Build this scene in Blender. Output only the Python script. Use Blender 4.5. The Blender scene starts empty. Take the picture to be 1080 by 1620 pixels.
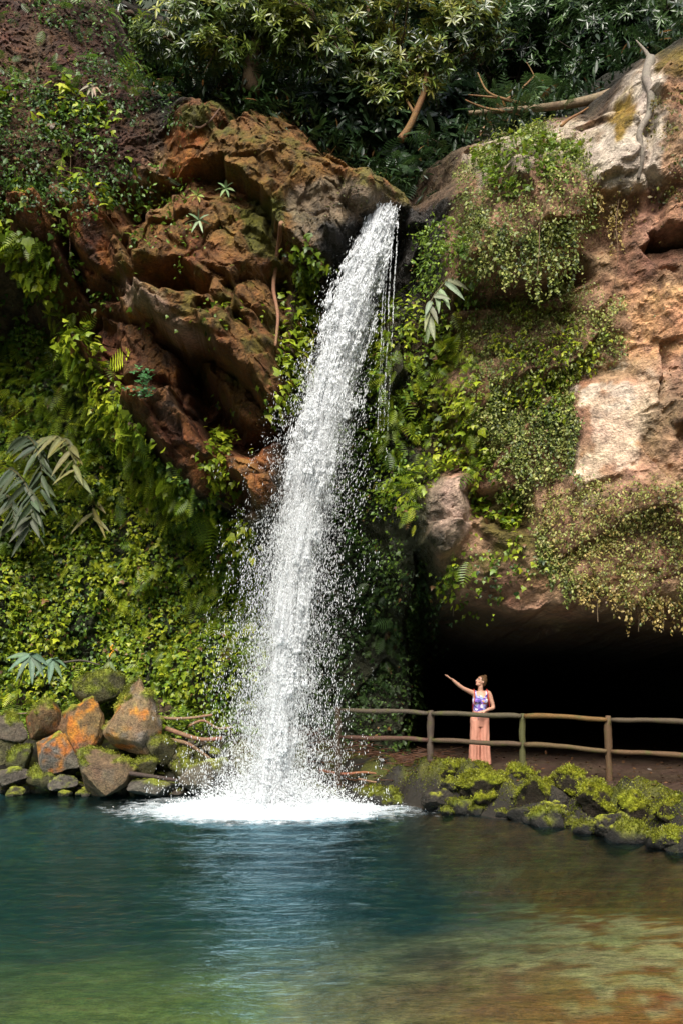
import bpy, bmesh, math
import numpy as np
from mathutils import Vector

rng = np.random.default_rng(7)
SC = bpy.context.scene
COL = SC.collection
F, CX, HV, HC = 1500.0, 540.0, 1060.0, 2.4          # focal length (photo px), principal column, horizon row, eye height


def W(px, py, D):
    """world point seen at photo position px,py when it stands D metres away"""
    return np.array([(px - CX) / F * D, D, HC + (HV - py) / F * D])


def UV(x, y, z):
    y = np.maximum(y, 0.5)
    return CX + F * x / y, HV - F * (z - HC) / y


# ------------------------------------------------------------------ noise
def _h(ix, iy, iz, s=0):
    h = (ix.astype(np.int64) * 374761393 + iy.astype(np.int64) * 668265263 + iz.astype(np.int64) * 2147483647 + s * 974634777) & 0xFFFFFFFF
    h = ((h ^ (h >> 13)) * 1274126177) & 0xFFFFFFFF
    h = ((h ^ (h >> 15)) * 2246822519) & 0xFFFFFFFF
    return ((h ^ (h >> 16)) & 0xFFFFFF) / float(0xFFFFFF)


def vnoise(x, y, z, s=0):
    x, y, z = np.broadcast_arrays(np.asarray(x, float), np.asarray(y, float), np.asarray(z, float))
    ix, iy, iz = np.floor(x), np.floor(y), np.floor(z)
    fx, fy, fz = x - ix, y - iy, z - iz
    fx, fy, fz = [t * t * t * (t * (t * 6 - 15) + 10) for t in (fx, fy, fz)]
    r = 0
    for dx in (0, 1):
        wx = fx if dx else 1 - fx
        for dy in (0, 1):
            wy = fy if dy else 1 - fy
            for dz in (0, 1):
                wz = fz if dz else 1 - fz
                r = r + wx * wy * wz * _h(ix + dx, iy + dy, iz + dz, s)
    return r * 2 - 1


def fbm(x, y, z, octv=4, s=0, gain=0.5):
    a, r, n = 1.0, 0, 0
    for o in range(octv):
        r = r + a * vnoise(x * 2 ** o + 17.3 * o, y * 2 ** o + 5.1 * o, z * 2 ** o + 9.7 * o, s + o)
        n += a
        a *= gain
    return r / n


def blocks(a, b, s=0, tilt=0.5, jit=0.9):
    """broken rock: every cell is a tilted flat facet with its own step"""
    ia, ib = np.floor(a), np.floor(b)
    best = np.full(a.shape, 1e9)
    sec = np.full(a.shape, 1e9)
    out = np.zeros(a.shape)
    for da in (-1, 0, 1):
        for db in (-1, 0, 1):
            ca, cb = ia + da, ib + db
            sa = ca + 0.5 + jit * (_h(ca, cb, ca * 0, s) - 0.5)
            sb = cb + 0.5 + jit * (_h(ca, cb, ca * 0, s + 1) - 0.5)
            d = (a - sa) ** 2 + (b - sb) ** 2
            v = (_h(ca, cb, ca * 0, s + 2) - 0.5) + tilt * ((_h(ca, cb, ca * 0, s + 3) - 0.5) * (a - sa) + (_h(ca, cb, ca * 0, s + 4) - 0.5) * (b - sb)) * 2
            m = d < best
            sec = np.where(m, best, np.minimum(sec, d))
            out = np.where(m, v, out)
            best = np.where(m, d, best)
    edge = np.sqrt(sec) - np.sqrt(best)
    return out, edge


def sst(a, b, x):
    t = np.clip((x - a) / (b - a), 0, 1)
    return t * t * (3 - 2 * t)


def sdf(X, Y, poly):
    """signed distance to a polygon, positive inside"""
    p = np.asarray(poly, float)
    best = np.full(X.shape, 1e18)
    ins = np.zeros(X.shape, bool)
    n = len(p)
    for i in range(n):
        ax, ay = p[i]
        bx, by = p[(i + 1) % n]
        ex, ey = bx - ax, by - ay
        wx, wy = X - ax, Y - ay
        t = np.clip((wx * ex + wy * ey) / (ex * ex + ey * ey + 1e-12), 0, 1)
        best = np.minimum(best, (wx - ex * t) ** 2 + (wy - ey * t) ** 2)
        c = (ay > Y) != (by > Y)
        if by != ay:
            ins ^= c & (X < ex * (Y - ay) / (by - ay) + ax)
    d = np.sqrt(best)
    return np.where(ins, d, -d)


# ------------------------------------------------------------------ objects
def tag(o, label=None, cat=None, group=None, kind=None):
    if label: o['label'] = label
    if cat: o['category'] = cat
    if group: o['group'] = group
    if kind: o['kind'] = kind
    return o


def mesh(name, V, Fc, mat=None, parent=None, col=None, smooth=True, attrs=None):
    """one mesh object; Fc is a list of arrays (n,3)/(n,4) or one array"""
    me = bpy.data.meshes.new(name)
    V = np.ascontiguousarray(V, np.float32)
    if isinstance(Fc, np.ndarray): Fc = [Fc]
    Fc = [np.asarray(f, np.int32) for f in Fc if len(f)]
    me.vertices.add(len(V))
    me.vertices.foreach_set('co', V.ravel())
    loops = np.concatenate([f.ravel() for f in Fc])
    tot = np.concatenate([np.full(len(f), f.shape[1], np.int32) for f in Fc])
    me.loops.add(len(loops))
    me.loops.foreach_set('vertex_index', loops)
    me.polygons.add(len(tot))
    me.polygons.foreach_set('loop_start', np.concatenate([[0], np.cumsum(tot)[:-1]]).astype(np.int32))
    me.polygons.foreach_set('loop_total', tot)
    me.polygons.foreach_set('use_smooth', np.full(len(tot), smooth))
    me.update(calc_edges=True)
    if col is not None:
        c = np.ones((len(V), 4), np.float32)
        c[:, :3] = col
        at = me.attributes.new('col', 'FLOAT_COLOR', 'POINT')
        at.data.foreach_set('color', c.ravel())
    for k, v in (attrs or {}).items():
        at = me.attributes.new(k, 'FLOAT', 'POINT')
        at.data.foreach_set('value', np.ascontiguousarray(v, np.float32))
    if mat: me.materials.append(mat)
    o = bpy.data.objects.new(name, me)
    COL.objects.link(o)
    if parent: o.parent = parent
    return o


def empty(name, loc=(0, 0, 0)):
    o = bpy.data.objects.new(name, None)
    o.location = loc
    COL.objects.link(o)
    return o


class MB:
    """collects shapes for ONE mesh"""
    def __init__(self): self.v, self.f, self.c, self.n = [], [], [], 0
    def add(self, v, fs, c=(0.5, 0.5, 0.5)):
        v = np.asarray(v, float)
        if not isinstance(fs, list): fs = [fs]
        self.v.append(v)
        for f in fs:
            if len(f): self.f.append(np.asarray(f) + self.n)
        c = np.asarray(c, float)
        self.c.append(np.broadcast_to(c, (len(v), 3)))
        self.n += len(v)
        return self
    def build(self, name, mat, parent=None, smooth=True, origin=None):
        v = np.concatenate(self.v)
        if origin is not None: v = v - np.asarray(origin)
        o = mesh(name, v, self.f, mat, parent, np.concatenate(self.c), smooth)
        if origin is not None: o.location = origin
        return o


def catmull(P, n):
    P = np.asarray(P, float)
    Q = np.vstack([2 * P[0] - P[1], P, 2 * P[-1] - P[-2]])
    out = []
    for i in range(len(P) - 1):
        p0, p1, p2, p3 = Q[i:i + 4]
        for t in np.linspace(0, 1, n, endpoint=False):
            out.append(0.5 * ((2 * p1) + (p2 - p0) * t + (2 * p0 - 5 * p1 + 4 * p2 - p3) * t ** 2 + (3 * p1 - p0 - 3 * p2 + p3) * t ** 3))
    out.append(P[-1])
    return np.array(out)


def tube(P, R, seg=8, flat=None, up=None, caps=True):
    """swept tube; R (n,) or (n,2) radii; returns verts, faces"""
    P = np.asarray(P, float)
    n = len(P)
    R = np.asarray(R, float)
    if R.ndim == 0: R = np.full(n, float(R))
    if R.ndim == 1: R = np.stack([R, R], 1)
    T = np.gradient(P, axis=0)
    T /= np.linalg.norm(T, axis=1)[:, None] + 1e-9
    u = np.array(up if up is not None else (0.0, 0.0, 1.0), float)
    if abs(T[0] @ u) > 0.95: u = np.array((0.0, 1.0, 0.0)) if up is None else np.array((1.0, 0, 0))
    V = []
    A = np.linspace(0, 2 * np.pi, seg, endpoint=False)
    prev = None
    for i in range(n):
        if prev is None:
            s = np.cross(T[i], u)
        else:
            s = prev - T[i] * (prev @ T[i])
        s /= np.linalg.norm(s) + 1e-9
        prev = s
        b = np.cross(s, T[i])
        V.append(P[i] + np.cos(A)[:, None] * s * R[i, 0] + np.sin(A)[:, None] * b * R[i, 1])
    V = np.concatenate(V)
    q = []
    for i in range(n - 1):
        for j in range(seg):
            k = (j + 1) % seg
            q.append((i * seg + j, i * seg + k, (i + 1) * seg + k, (i + 1) * seg + j))
    fs = [np.array(q)]
    if caps:
        V = np.vstack([V, P[0], P[-1]])
        c0, c1 = len(V) - 2, len(V) - 1
        t = [(c0, (j + 1) % seg, j) for j in range(seg)] + [(c1, (n - 1) * seg + j, (n - 1) * seg + (j + 1) % seg) for j in range(seg)]
        fs.append(np.array(t))
    return V, fs


# ------------------------------------------------------------------ materials
def newmat(name):
    m = bpy.data.materials.new(name)
    m.use_nodes = True
    nt = m.node_tree
    for n in list(nt.nodes): nt.nodes.remove(n)
    out = nt.nodes.new('ShaderNodeOutputMaterial')
    return m, nt, out


def N(nt, typ, **kw):
    n = nt.nodes.new(typ)
    for k, v in kw.items():
        if k in n.inputs.keys(): n.inputs[k].default_value = v
        else: setattr(n, k, v)
    return n


def L(nt, a, ao, b, bi): nt.links.new(a.outputs[ao], b.inputs[bi])


def noise_fac(nt, scale, detail=6, rough=0.6, vec=None, stretch=None):
    tc = N(nt, 'ShaderNodeNewGeometry')
    src, so = tc, 'Position'
    if stretch:
        mp = N(nt, 'ShaderNodeMapping')
        mp.inputs['Scale'].default_value = stretch
        L(nt, tc, 'Position', mp, 'Vector')
        src, so = mp, 'Vector'
    n = N(nt, 'ShaderNodeTexNoise', Scale=scale, Detail=detail, Roughness=rough)
    L(nt, src, so, n, 'Vector')
    return n


def rock_mat(name, rough=(0.45, 0.85), bump=0.6, var=(0.55, 1.35), scales=(1.3, 9.0, 45.0), col=None, dist=0.04, spec=0.5):
    m, nt, out = newmat(name)
    bs = N(nt, 'ShaderNodeBsdfPrincipled')
    bs.inputs['Specular IOR Level'].default_value = spec
    if col is None:
        at = N(nt, 'ShaderNodeAttribute', attribute_name='col')
        co = 'Color'
    else:
        at = N(nt, 'ShaderNodeRGB')
        at.outputs[0].default_value = (*col, 1)
        co = 0
    n1 = noise_fac(nt, scales[0], 4)
    n2 = noise_fac(nt, scales[1], 8, 0.7)
    n3 = noise_fac(nt, scales[2], 5, 0.65)
    ad = N(nt, 'ShaderNodeMath', operation='MULTIPLY_ADD')
    L(nt, n2, 'Fac', ad, 0); ad.inputs[1].default_value = 0.6
    ml = N(nt, 'ShaderNodeMath', operation='MULTIPLY'); L(nt, n3, 'Fac', ml, 0); ml.inputs[1].default_value = 0.4
    L(nt, ml, 0, ad, 2)
    mr = N(nt, 'ShaderNodeMapRange'); L(nt, ad, 0, mr, 'Value')
    mr.inputs['From Min'].default_value = 0.38; mr.inputs['From Max'].default_value = 0.62
    mr.inputs['To Min'].default_value = var[0]; mr.inputs['To Max'].default_value = var[1]
    mx = N(nt, 'ShaderNodeVectorMath', operation='SCALE')
    L(nt, at, co, mx, 0); L(nt, mr, 0, mx, 'Scale')
    # slow drift of hue
    hs = N(nt, 'ShaderNodeHueSaturation')
    mh = N(nt, 'ShaderNodeMapRange'); L(nt, n1, 'Fac', mh, 'Value')
    mh.inputs['From Min'].default_value = 0.3; mh.inputs['From Max'].default_value = 0.7
    mh.inputs['To Min'].default_value = 0.48; mh.inputs['To Max'].default_value = 0.52
    L(nt, mh, 0, hs, 'Hue'); L(nt, mx, 0, hs, 'Color')
    L(nt, hs, 0, bs, 'Base Color')
    rr = N(nt, 'ShaderNodeMapRange'); L(nt, n2, 'Fac', rr, 'Value')
    rr.inputs['From Min'].default_value = 0.35; rr.inputs['From Max'].default_value = 0.65
    rr.inputs['To Min'].default_value = rough[0]; rr.inputs['To Max'].default_value = rough[1]
    wt = N(nt, 'ShaderNodeAttribute', attribute_name='wet')
    ws = N(nt, 'ShaderNodeMath', operation='MULTIPLY_ADD'); L(nt, wt, 'Fac', ws, 0); ws.inputs[1].default_value = -0.42; L(nt, rr, 0, ws, 2)
    L(nt, ws, 0, bs, 'Roughness')
    bp = N(nt, 'ShaderNodeBump', Strength=bump, Distance=dist)
    L(nt, ad, 0, bp, 'Height'); L(nt, bp, 0, bs, 'Normal')
    L(nt, bs, 0, out, 'Surface')
    return m


def leaf_mat(name, rough=0.45, trans=0.3, spec=0.4):
    m, nt, out = newmat(name)
    bs = N(nt, 'ShaderNodeBsdfPrincipled', Roughness=rough)
    bs.inputs['Specular IOR Level'].default_value = spec
    at = N(nt, 'ShaderNodeAttribute', attribute_name='col')
    n2 = noise_fac(nt, 30, 3)
    mr = N(nt, 'ShaderNodeMapRange'); L(nt, n2, 'Fac', mr, 'Value')
    mr.inputs['From Min'].default_value = 0.3; mr.inputs['From Max'].default_value = 0.7
    mr.inputs['To Min'].default_value = 0.75; mr.inputs['To Max'].default_value = 1.25
    mx = N(nt, 'ShaderNodeVectorMath', operation='SCALE')
    L(nt, at, 'Color', mx, 0); L(nt, mr, 0, mx, 'Scale')
    L(nt, mx, 0, bs, 'Base Color')
    tr = N(nt, 'ShaderNodeBsdfTranslucent'); L(nt, mx, 0, tr, 'Color')
    mi = N(nt, 'ShaderNodeMixShader'); mi.inputs[0].default_value = trans
    L(nt, bs, 0, mi, 1); L(nt, tr, 0, mi, 2)
    L(nt, mi, 0, out, 'Surface')
    return m


def plain_mat(name, col, rough=0.6, spec=0.4, var=0.15, scale=40, bump=0.0):
    m, nt, out = newmat(name)
    bs = N(nt, 'ShaderNodeBsdfPrincipled', Roughness=rough)
    bs.inputs['Specular IOR Level'].default_value = spec
    n = noise_fac(nt, scale, 4)
    mr = N(nt, 'ShaderNodeMapRange'); L(nt, n, 'Fac', mr, 'Value')
    mr.inputs['From Min'].default_value = 0.3; mr.inputs['From Max'].default_value = 0.7
    mr.inputs['To Min'].default_value = 1 - var; mr.inputs['To Max'].default_value = 1 + var
    c = N(nt, 'ShaderNodeRGB'); c.outputs[0].default_value = (*col, 1)
    mx = N(nt, 'ShaderNodeVectorMath', operation='SCALE')
    L(nt, c, 0, mx, 0); L(nt, mr, 0, mx, 'Scale'); L(nt, mx, 0, bs, 'Base Color')
    if bump:
        bp = N(nt, 'ShaderNodeBump', Strength=bump, Distance=0.01); L(nt, n, 'Fac', bp, 'Height'); L(nt, bp, 0, bs, 'Normal')
    L(nt, bs, 0, out, 'Surface')
    return m


M_CLIFF = rock_mat('cliff_rock', rough=(0.5, 0.9), bump=1.0, var=(0.42, 1.5), scales=(1.3, 4.5, 20.0), dist=0.16, spec=0.3)
M_ROCK = rock_mat('boulder_stone', rough=(0.4, 0.85), bump=1.0, var=(0.45, 1.45), scales=(2, 7, 28), dist=0.07, spec=0.35)
M_MOSS = rock_mat('moss', rough=(0.85, 1.0), bump=1.0, var=(0.4, 1.5), scales=(3, 14, 45), dist=0.08, spec=0.1)
M_GROUND = rock_mat('ground_soil', rough=(0.6, 0.95), bump=0.8, var=(0.5, 1.4), scales=(1.5, 8, 40), dist=0.04, spec=0.3)
M_BARK = rock_mat('bark', rough=(0.6, 0.95), bump=0.9, var=(0.55, 1.4), scales=(3, 20, 70), dist=0.02, spec=0.25)
M_LEAF = leaf_mat('leaf')
M_GLOSS = leaf_mat('glossy_leaf', rough=0.32, trans=0.22, spec=0.5)

# ================================================================== CLIFF (terrain)
def px2(poly, D): return [((u - CX) / F * D, HC + (HV - v) / F * D) for u, v in poly]


gx = np.arange(-11.0, 10.5, 0.024)
gz = np.arange(-0.6, 20.01, 0.024)
X, Z = np.meshgrid(gx, gz)
WX = X + 0.22 * fbm(X * 0.9, Z * 0.9, 3.0, 4, 11) + 0.06 * fbm(X * 4, Z * 4, 1.0, 3, 12)
WZ = Z + 0.22 * fbm(X * 0.9, Z * 0.9, 8.0, 4, 15) + 0.06 * fbm(X * 4, Z * 4, 6.0, 3, 16)


def smin(a, b, k):
    h = np.clip(0.5 + 0.5 * (b - a) / k, 0, 1)
    return b * (1 - h) + a * h - k * h * (1 - h)


def prof(d, r, k):
    t = np.clip(1 - d / r, 0, 1)
    return np.where(d > 0, r * (1 - np.sqrt(np.maximum(1 - t * t * 0.97, 0))), r * 0.83 - d * k)


def body(y, poly, D, r, k=2.5, gxs=0.0, gzs=0.0, sm=0.25, rel=None):
    P = px2(poly, rel or D)
    d = sdf(WX, WZ, P)
    c = np.mean(P, axis=0)
    face = D + gxs * (X - c[0]) + gzs * (Z - c[1])
    return smin(y, face + prof(d, r, k), sm)


# general wall: upright below, leaning away above 12.3 m (the wooded slope)
Y = 20.0 + 0.25 * np.sin(X * 0.6) + np.maximum(Z - 11.6, 0) * 0.9 + np.maximum(Z - 15, 0) * 0.6
Y += 0.7 * sst(-4.0, 0.5, X) * -1 + 0.5 * fbm(X * 0.4, Z * 0.4, 0.5, 3, 3)
# stream notch above the lip
Y += 3.5 * np.exp(-((X - 1.45) / 0.75) ** 2) * sst(10.3, 11.2, Z) * (1 - sst(14.5, 16, Z) * 0.5)
SOIL = [(-400, -120), (150, -120), (165, 30), (250, 90), (340, 130), (340, 330), (0, 330), (-400, 360)]
Y = body(Y, SOIL, 18.0, 1.2, 1.6, 0.1, 0.42, 0.5)
L1 = [(275, 175), (330, 125), (430, 110), (500, 160), (545, 235), (640, 288), (600, 335), (500, 398), (452, 400), (442, 560), (452, 655), (400, 665), (330, 612), (270, 525), (200, 485), (178, 420), (165, 310), (230, 290), (262, 235)]
Y = body(Y, L1, 16.75, 1.0, 2.2, -0.05, 0.17, 0.35)
L2 = [(-400, 260), (0, 292), (180, 300), (210, 420), (340, 600), (452, 660), (446, 785), (385, 806), (300, 775), (200, 645), (150, 565), (90, 445), (0, 340), (-400, 330)]
Y = body(Y, L2, 17.5, 0.5, 2.6, -0.05, -0.02, 0.25)
# the rounded knob with moss, upper centre-left
Y = body(Y, [(262, 150), (330, 132), (360, 180), (335, 205), (280, 200)], 16.95, 0.5, 1.2, 0, 0.25, 0.35)
Y = body(Y, [(365, 720), (440, 705), (446, 790), (395, 800)], 16.9, 0.35, 2.0, 0, 0.1, 0.15)
# lip rock and its dark neighbour
Y = body(Y, [(448, 300), (520, 250), (640, 285), (655, 325), (590, 348), (520, 388), (455, 388)], 16.85, 0.55, 2.0, 0.05, 0.45, 0.2)
Y = body(Y, [(640, 312), (720, 296), (730, 350), (690, 400), (650, 420)], 17.1, 0.5, 1.8, 0, 0.4, 0.2)
# pillar behind the fall
Y = body(Y, [(500, 390), (660, 390), (690, 620), (650, 860), (560, 900), (510, 700)], 18.3, 1.0, 1.2, 0, -0.05, 0.5)
# right-hand mass with the cave under it
R1 = [(735, 255), (790, 197), (900, 203), (955, 216), (1000, 120), (1040, 82), (1500, 40), (1500, 1010), (1080, 998), (960, 968), (870, 986), (800, 962), (725, 945), (690, 880), (700, 760), (705, 600), (728, 480), (705, 400), (728, 310)]
Y = body(Y, R1, 15.75, 0.9, 2.4, -0.5, 0.02, 0.3, rel=16.2)
Y = body(Y, [(610, 500), (705, 470), (760, 640), (745, 900), (700, 935), (650, 892), (600, 862), (596, 700)], 17.2, 0.7, 1.6, -0.1, -0.1, 0.35)
Y = body(Y, [(760, 500), (980, 450), (990, 560), (900, 640), (900, 760), (800, 790), (740, 640)], 15.9, 0.6, 1.4, -0.45, -0.05, 0.5)
Y = body(Y, [(820, 790), (900, 740), (1500, 740), (1500, 960), (960, 950), (860, 900)], 15.15, 0.7, 1.6, -0.42, -0.12, 0.4)
Y = body(Y, [(900, 604), (960, 588), (1010, 600), (1015, 690), (1000, 740), (905, 772), (918, 690)], 15.35, 0.18, 1.6, -0.4, 0.05, 0.06)
Y = body(Y, [(1012, 600), (1500, 560), (1500, 720), (1080, 740), (1010, 710)], 14.4, 0.5, 1.4, -0.42, 0.0, 0.2)
Y = body(Y, [(975, 330), (1500, 300), (1500, 440), (1075, 432), (985, 444)], 14.7, 0.45, 1.8, -0.4, -0.15, 0.15)
Y = body(Y, [(676, 765), (740, 748), (746, 800), (738, 850), (700, 872), (674, 842)], 16.1, 0.2, 2.0, -0.2, -0.1, 0.06)
Y = body(Y, [(945, 240), (970, 190), (1010, 160), (1040, 230), (1035, 285), (955, 285)], 14.8, 0.45, 1.6, -0.2, 0.1, 0.15)
Y = body(Y, [(780, 200), (900, 200), (905, 250), (800, 260)], 16.0, 0.4, 1.5, -0.4, 0.35, 0.2)
Y = body(Y, [(738, 262), (800, 215), (900, 222), (932, 270), (915, 390), (840, 415), (745, 405)], 15.05, 0.6, 2.2, -0.30, 0.10, 0.25)
Y += 0.9 * sst(-0.12, 0.2, sdf(WX, WZ, px2([(735, 425), (840, 432), (920, 410), (930, 440), (840, 470), (740, 462)], 15.8)))
Y = body(Y, [(950, 300), (966, 225), (1012, 142), (1040, 84), (1100, 58), (1180, 60), (1180, 300)], 14.95, 0.5, 4.5, -0.25, 0.10, 0.1)
# cave
CAVE = [((u - CX) / F * 17.5, HC + (HV - v) / F * 17.5) for u, v in [(655, 880), (720, 950), (800, 968), (960, 978), (1100, 985), (1330, 990), (1330, 1400), (655, 1400), (665, 1100)]]
dc = sdf(WX, WZ, CAVE)
Y0 = Y.copy()
Y = Y + 13.0 * sst(0.0, 1.5, dc) + 1.6 * sst(-0.1, 0.12, dc)
Y += 2.6 * sst(-0.1, 0.4, sdf(WX, WZ, px2([(150, -90), (255, -90), (255, 90), (222, 108), (185, 62)], 19.0)))
# alcove in the left mass, and the undercut left of the green wall
hol = sdf(WX, WZ, px2([(208, 440), (235, 415), (290, 410), (328, 440), (320, 470), (262, 462)], 16.9))
Y += 1.3 * sst(-0.12, 0.2, hol)
for pl, dd in (([(330, 470), (450, 500), (440, 540), (350, 520)], 0.35), ([(255, 520), (290, 540), (420, 690), (400, 720), (300, 640)], 0.7), ([(60, 390), (190, 420), (180, 450), (90, 430)], 0.5),
               ([(110, 470), (150, 480), (190, 590), (160, 570)], 0.5), ([(985, 440), (1300, 430), (1300, 460), (990, 458)], 0.6),
               ([(1010, 708), (1300, 720), (1300, 750), (1020, 735)], 0.4), ([(750, 770), (830, 780), (830, 850), (760, 830)], 0.5), ([(640, 640), (690, 650), (690, 700), (640, 700)], 0.3)):
    Y += dd * sst(-0.08, 0.16, sdf(WX, WZ, px2(pl, 16.8)))

# broken surface
U, Vv = UV(X, Y, Z)
mL2 = sst(-14, 14, sdf(U, Vv, [(90, 300), (210, 300), (240, 410), (450, 420), (452, 800), (380, 815), (270, 740), (140, 570), (60, 440), (-200, 360), (-300, 300)]))
mL1 = sst(-14, 14, sdf(U, Vv, L1))
mR = sst(-20, 20, sdf(U, Vv, R1))
ca, sa = math.cos(math.radians(-52)), math.sin(math.radians(-52))
A, B = WX * ca + WZ * sa, -WX * sa + WZ * ca
b1, e1 = blocks(A * 0.48, B * 0.92, 21, 1.1)
b2, e2 = blocks(A * 1.3 + 5, B * 2.3, 31, 1.1)
b5, e5 = blocks(A * 4.0 + 5, B * 7.5, 35, 1.1)
b3, e3 = blocks(WX * 0.8, WZ * 0.95, 41, 1.0)
b4, e4 = blocks(WX * 2.6, WZ * 3.1, 51, 1.0)
f1 = fbm(X * 0.8, Y * 0.8, Z * 0.8, 5, 61)
f2 = fbm(X * 3.1, Y * 3.1, Z * 3.1, 5, 71)
rid = 1 - np.abs(fbm(X * 1.6, Y * 1.6, Z * 1.6, 4, 81)) * 2
wall = 1 - np.clip(mL2 + mL1 + mR, 0, 1)
flat = sst(-8, 8, sdf(U, Vv, [(903, 606), (960, 590), (1010, 602), (1015, 690), (1000, 740), (905, 770), (918, 690)]))
mS = sst(-14, 14, sdf(U, Vv, SOIL)) * (1 - mL1) * (1 - mL2)
wall = wall * (1 - 0.8 * mS)
Y += -mL2 * (1.15 * b1 + 0.24 * b2 + 0.045 * b5) - (mL1 * (1 - mL2)) * (0.45 * b1 + 0.22 * b3 + 0.10 * b4 + 0.12 * b2) - mR * (1 - 0.85 * flat) * (0.30 * b3 + 0.07 * b4) - wall * (0.28 * b3 + 0.08 * b4)
Y += 0.14 * mL2 * (1 - sst(0, 0.10, e1)) + 0.07 * mL2 * (1 - sst(0, 0.10, e2)) + (0.10 * mL1 + 0.03 * mR * (1 - flat)) * (1 - sst(0, 0.06, e3))
Y -= (0.24 * f1 + (0.06 * f2 + 0.05 * rid) * (1 - 0.7 * np.maximum(mL1, mL2))) * (1 - 0.8 * flat)

for _ in range(1):                      # weathering: takes the saw-tooth off the fracture edges
    Yp = np.pad(Y, 1, 'edge')
    Y = 0.25 * Yp[1:-1, 1:-1] + 0.125 * (Yp[:-2, 1:-1] + Yp[2:, 1:-1] + Yp[1:-1, :-2] + Yp[1:-1, 2:]) + 0.0625 * (Yp[:-2, :-2] + Yp[2:, 2:] + Yp[:-2, 2:] + Yp[2:, :-2])
b6, e6 = blocks(A * 3.6 + 0.3 * f2, B * 6.2, 131, 1.2)
b7, e7 = blocks(WX * 5.0 + 0.3 * f2, WZ * 5.6, 141, 1.2)
b8, e8 = blocks(WX * 15, WZ * 16, 151, 1.3)
Y -= np.maximum(mL1, mL2) * (0.052 * b6 + 0.008 * b8 + 0.016 * b7) + (mR * (1 - 0.8 * flat) + wall) * (0.024 * b7 + 0.008 * b8 + 0.012 * b6) + mS * (0.03 * b7 + 0.03 * b8)
ny, nx = X.shape
NXg = np.gradient(Y, gx, axis=1)
NZg = np.gradient(Y, gz, axis=0)
NR = np.stack([NXg, -np.ones_like(Y), NZg], -1)
NR /= np.linalg.norm(NR, axis=-1)[..., None]
U, Vv = UV(X, Y, Z)

# natural colours of the rock (albedo)
nA = fbm(X * 1.3, Y * 1.3, Z * 1.3, 5, 91)
nB = fbm(X * 3.5, Y * 3.5, Z * 3.5, 5, 95)
nC = fbm(X * 9, Y * 9, Z * 9, 4, 99)


def pm(poly, w=14, amp=40, nz=None):
    return sst(-w, w, sdf(U, Vv, poly) + amp * (nB if nz is None else nz))


C = np.empty(X.shape + (3,))
C[:] = (0.085, 0.055, 0.030)


def paint(m, c):
    global C
    C = C * (1 - m[..., None]) + np.asarray(c) * m[..., None]


paint(pm(SOIL, 25), (0.052, 0.022, 0.010))
paint(pm([(-200, 0), (60, 60), (110, 200), (60, 330), (-200, 330)], 30), (0.085, 0.042, 0.020))
paint(mL2, (0.105, 0.042, 0.014))
paint(mL2 * sst(0.0, 0.35, nA + 0.3 * b1), (0.225, 0.086, 0.024))
paint(mL2 * sst(0.1, 0.4, nB) * 0.8, (0.050, 0.027, 0.016))
paint(pm(L1, 12, 20), (0.145, 0.070, 0.017))
paint(pm(L1, 12, 20) * sst(-0.05, 0.25, nB), (0.100, 0.072, 0.010))
paint(pm(L1, 12, 20) * sst(0.05, 0.3, nA) * 0.7, (0.17, 0.074, 0.022))
paint(pm([(270, 215), (310, 205), (325, 260), (285, 300), (265, 280)], 10, 30), (0.24, 0.080, 0.020))
paint(pm([(210, 230), (260, 235), (275, 300), (230, 350), (185, 320)], 10, 40) * sst(-0.1, 0.25, nA + nC), (0.27, 0.15, 0.085))
paint(pm([(270, 130), (345, 118), (360, 190), (300, 195)], 10, 30) * sst(-0.15, 0.1, nB), (0.085, 0.082, 0.012))
paint(pm([(385, 300), (455, 320), (440, 420), (395, 400)], 10, 30), (0.085, 0.08, 0.010))
paint(pm([(200, 450), (250, 450), (330, 540), (280, 530)], 10, 50, nA) * 0.8, (0.30, 0.20, 0.14))
paint(pm([(455, 300), (520, 270), (620, 300), (600, 340), (520, 385), (455, 385)], 8, 20), (0.17, 0.122, 0.075))
paint(pm([(500, 345), (620, 335), (720, 310), (730, 380), (660, 500), (520, 500)], 10, 25), (0.030, 0.026, 0.022))
paint(pm([(545, 235), (640, 270), (660, 320), (560, 290)], 8, 20) * sst(-0.1, 0.2, nB), (0.12, 0.10, 0.02))
# right mass
paint(mR, (0.38, 0.225, 0.135))
paint(mR * sst(0.0, 0.35, nA), (0.30, 0.160, 0.085))
paint(mR * sst(0.1, 0.35, nB) * 0.8, (0.17, 0.092, 0.048))
paint(pm([(985, 450), (1300, 430), (1300, 560), (1000, 560)], 14, 50), (0.50, 0.28, 0.135))
paint(pm([(940, 370), (1300, 340), (1300, 440), (985, 445)], 10, 40), (0.20, 0.105, 0.060))
paint(pm([(903, 606), (960, 590), (1010, 602), (1080, 600), (1030, 700), (1000, 740), (905, 775), (915, 690)], 14, 75), (0.58, 0.42, 0.30))
paint(pm([(905, 606), (960, 590), (1000, 600), (990, 640), (915, 630)], 8, 60, nB) * 0.45, (0.60, 0.53, 0.44))
paint(pm([(1020, 600), (1300, 590), (1300, 720), (1030, 720)], 14, 50, nA) * 0.8, (0.24, 0.15, 0.085))
paint(pm([(735, 255), (790, 190), (955, 200), (945, 290), (860, 250), (760, 290)], 10, 30), (0.40, 0.32, 0.235))
paint(pm([(930, 240), (1000, 110), (1045, 80), (1045, 290), (945, 295)], 8, 20), (0.46, 0.38, 0.30))
paint(pm([(1030, 60), (1400, 20), (1400, 120), (1040, 110)], 8, 20), (0.15, 0.10, 0.018))
paint(pm([(960, 190), (1000, 130), (1010, 180), (975, 225)], 6, 15), (0.20, 0.12, 0.018))
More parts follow.
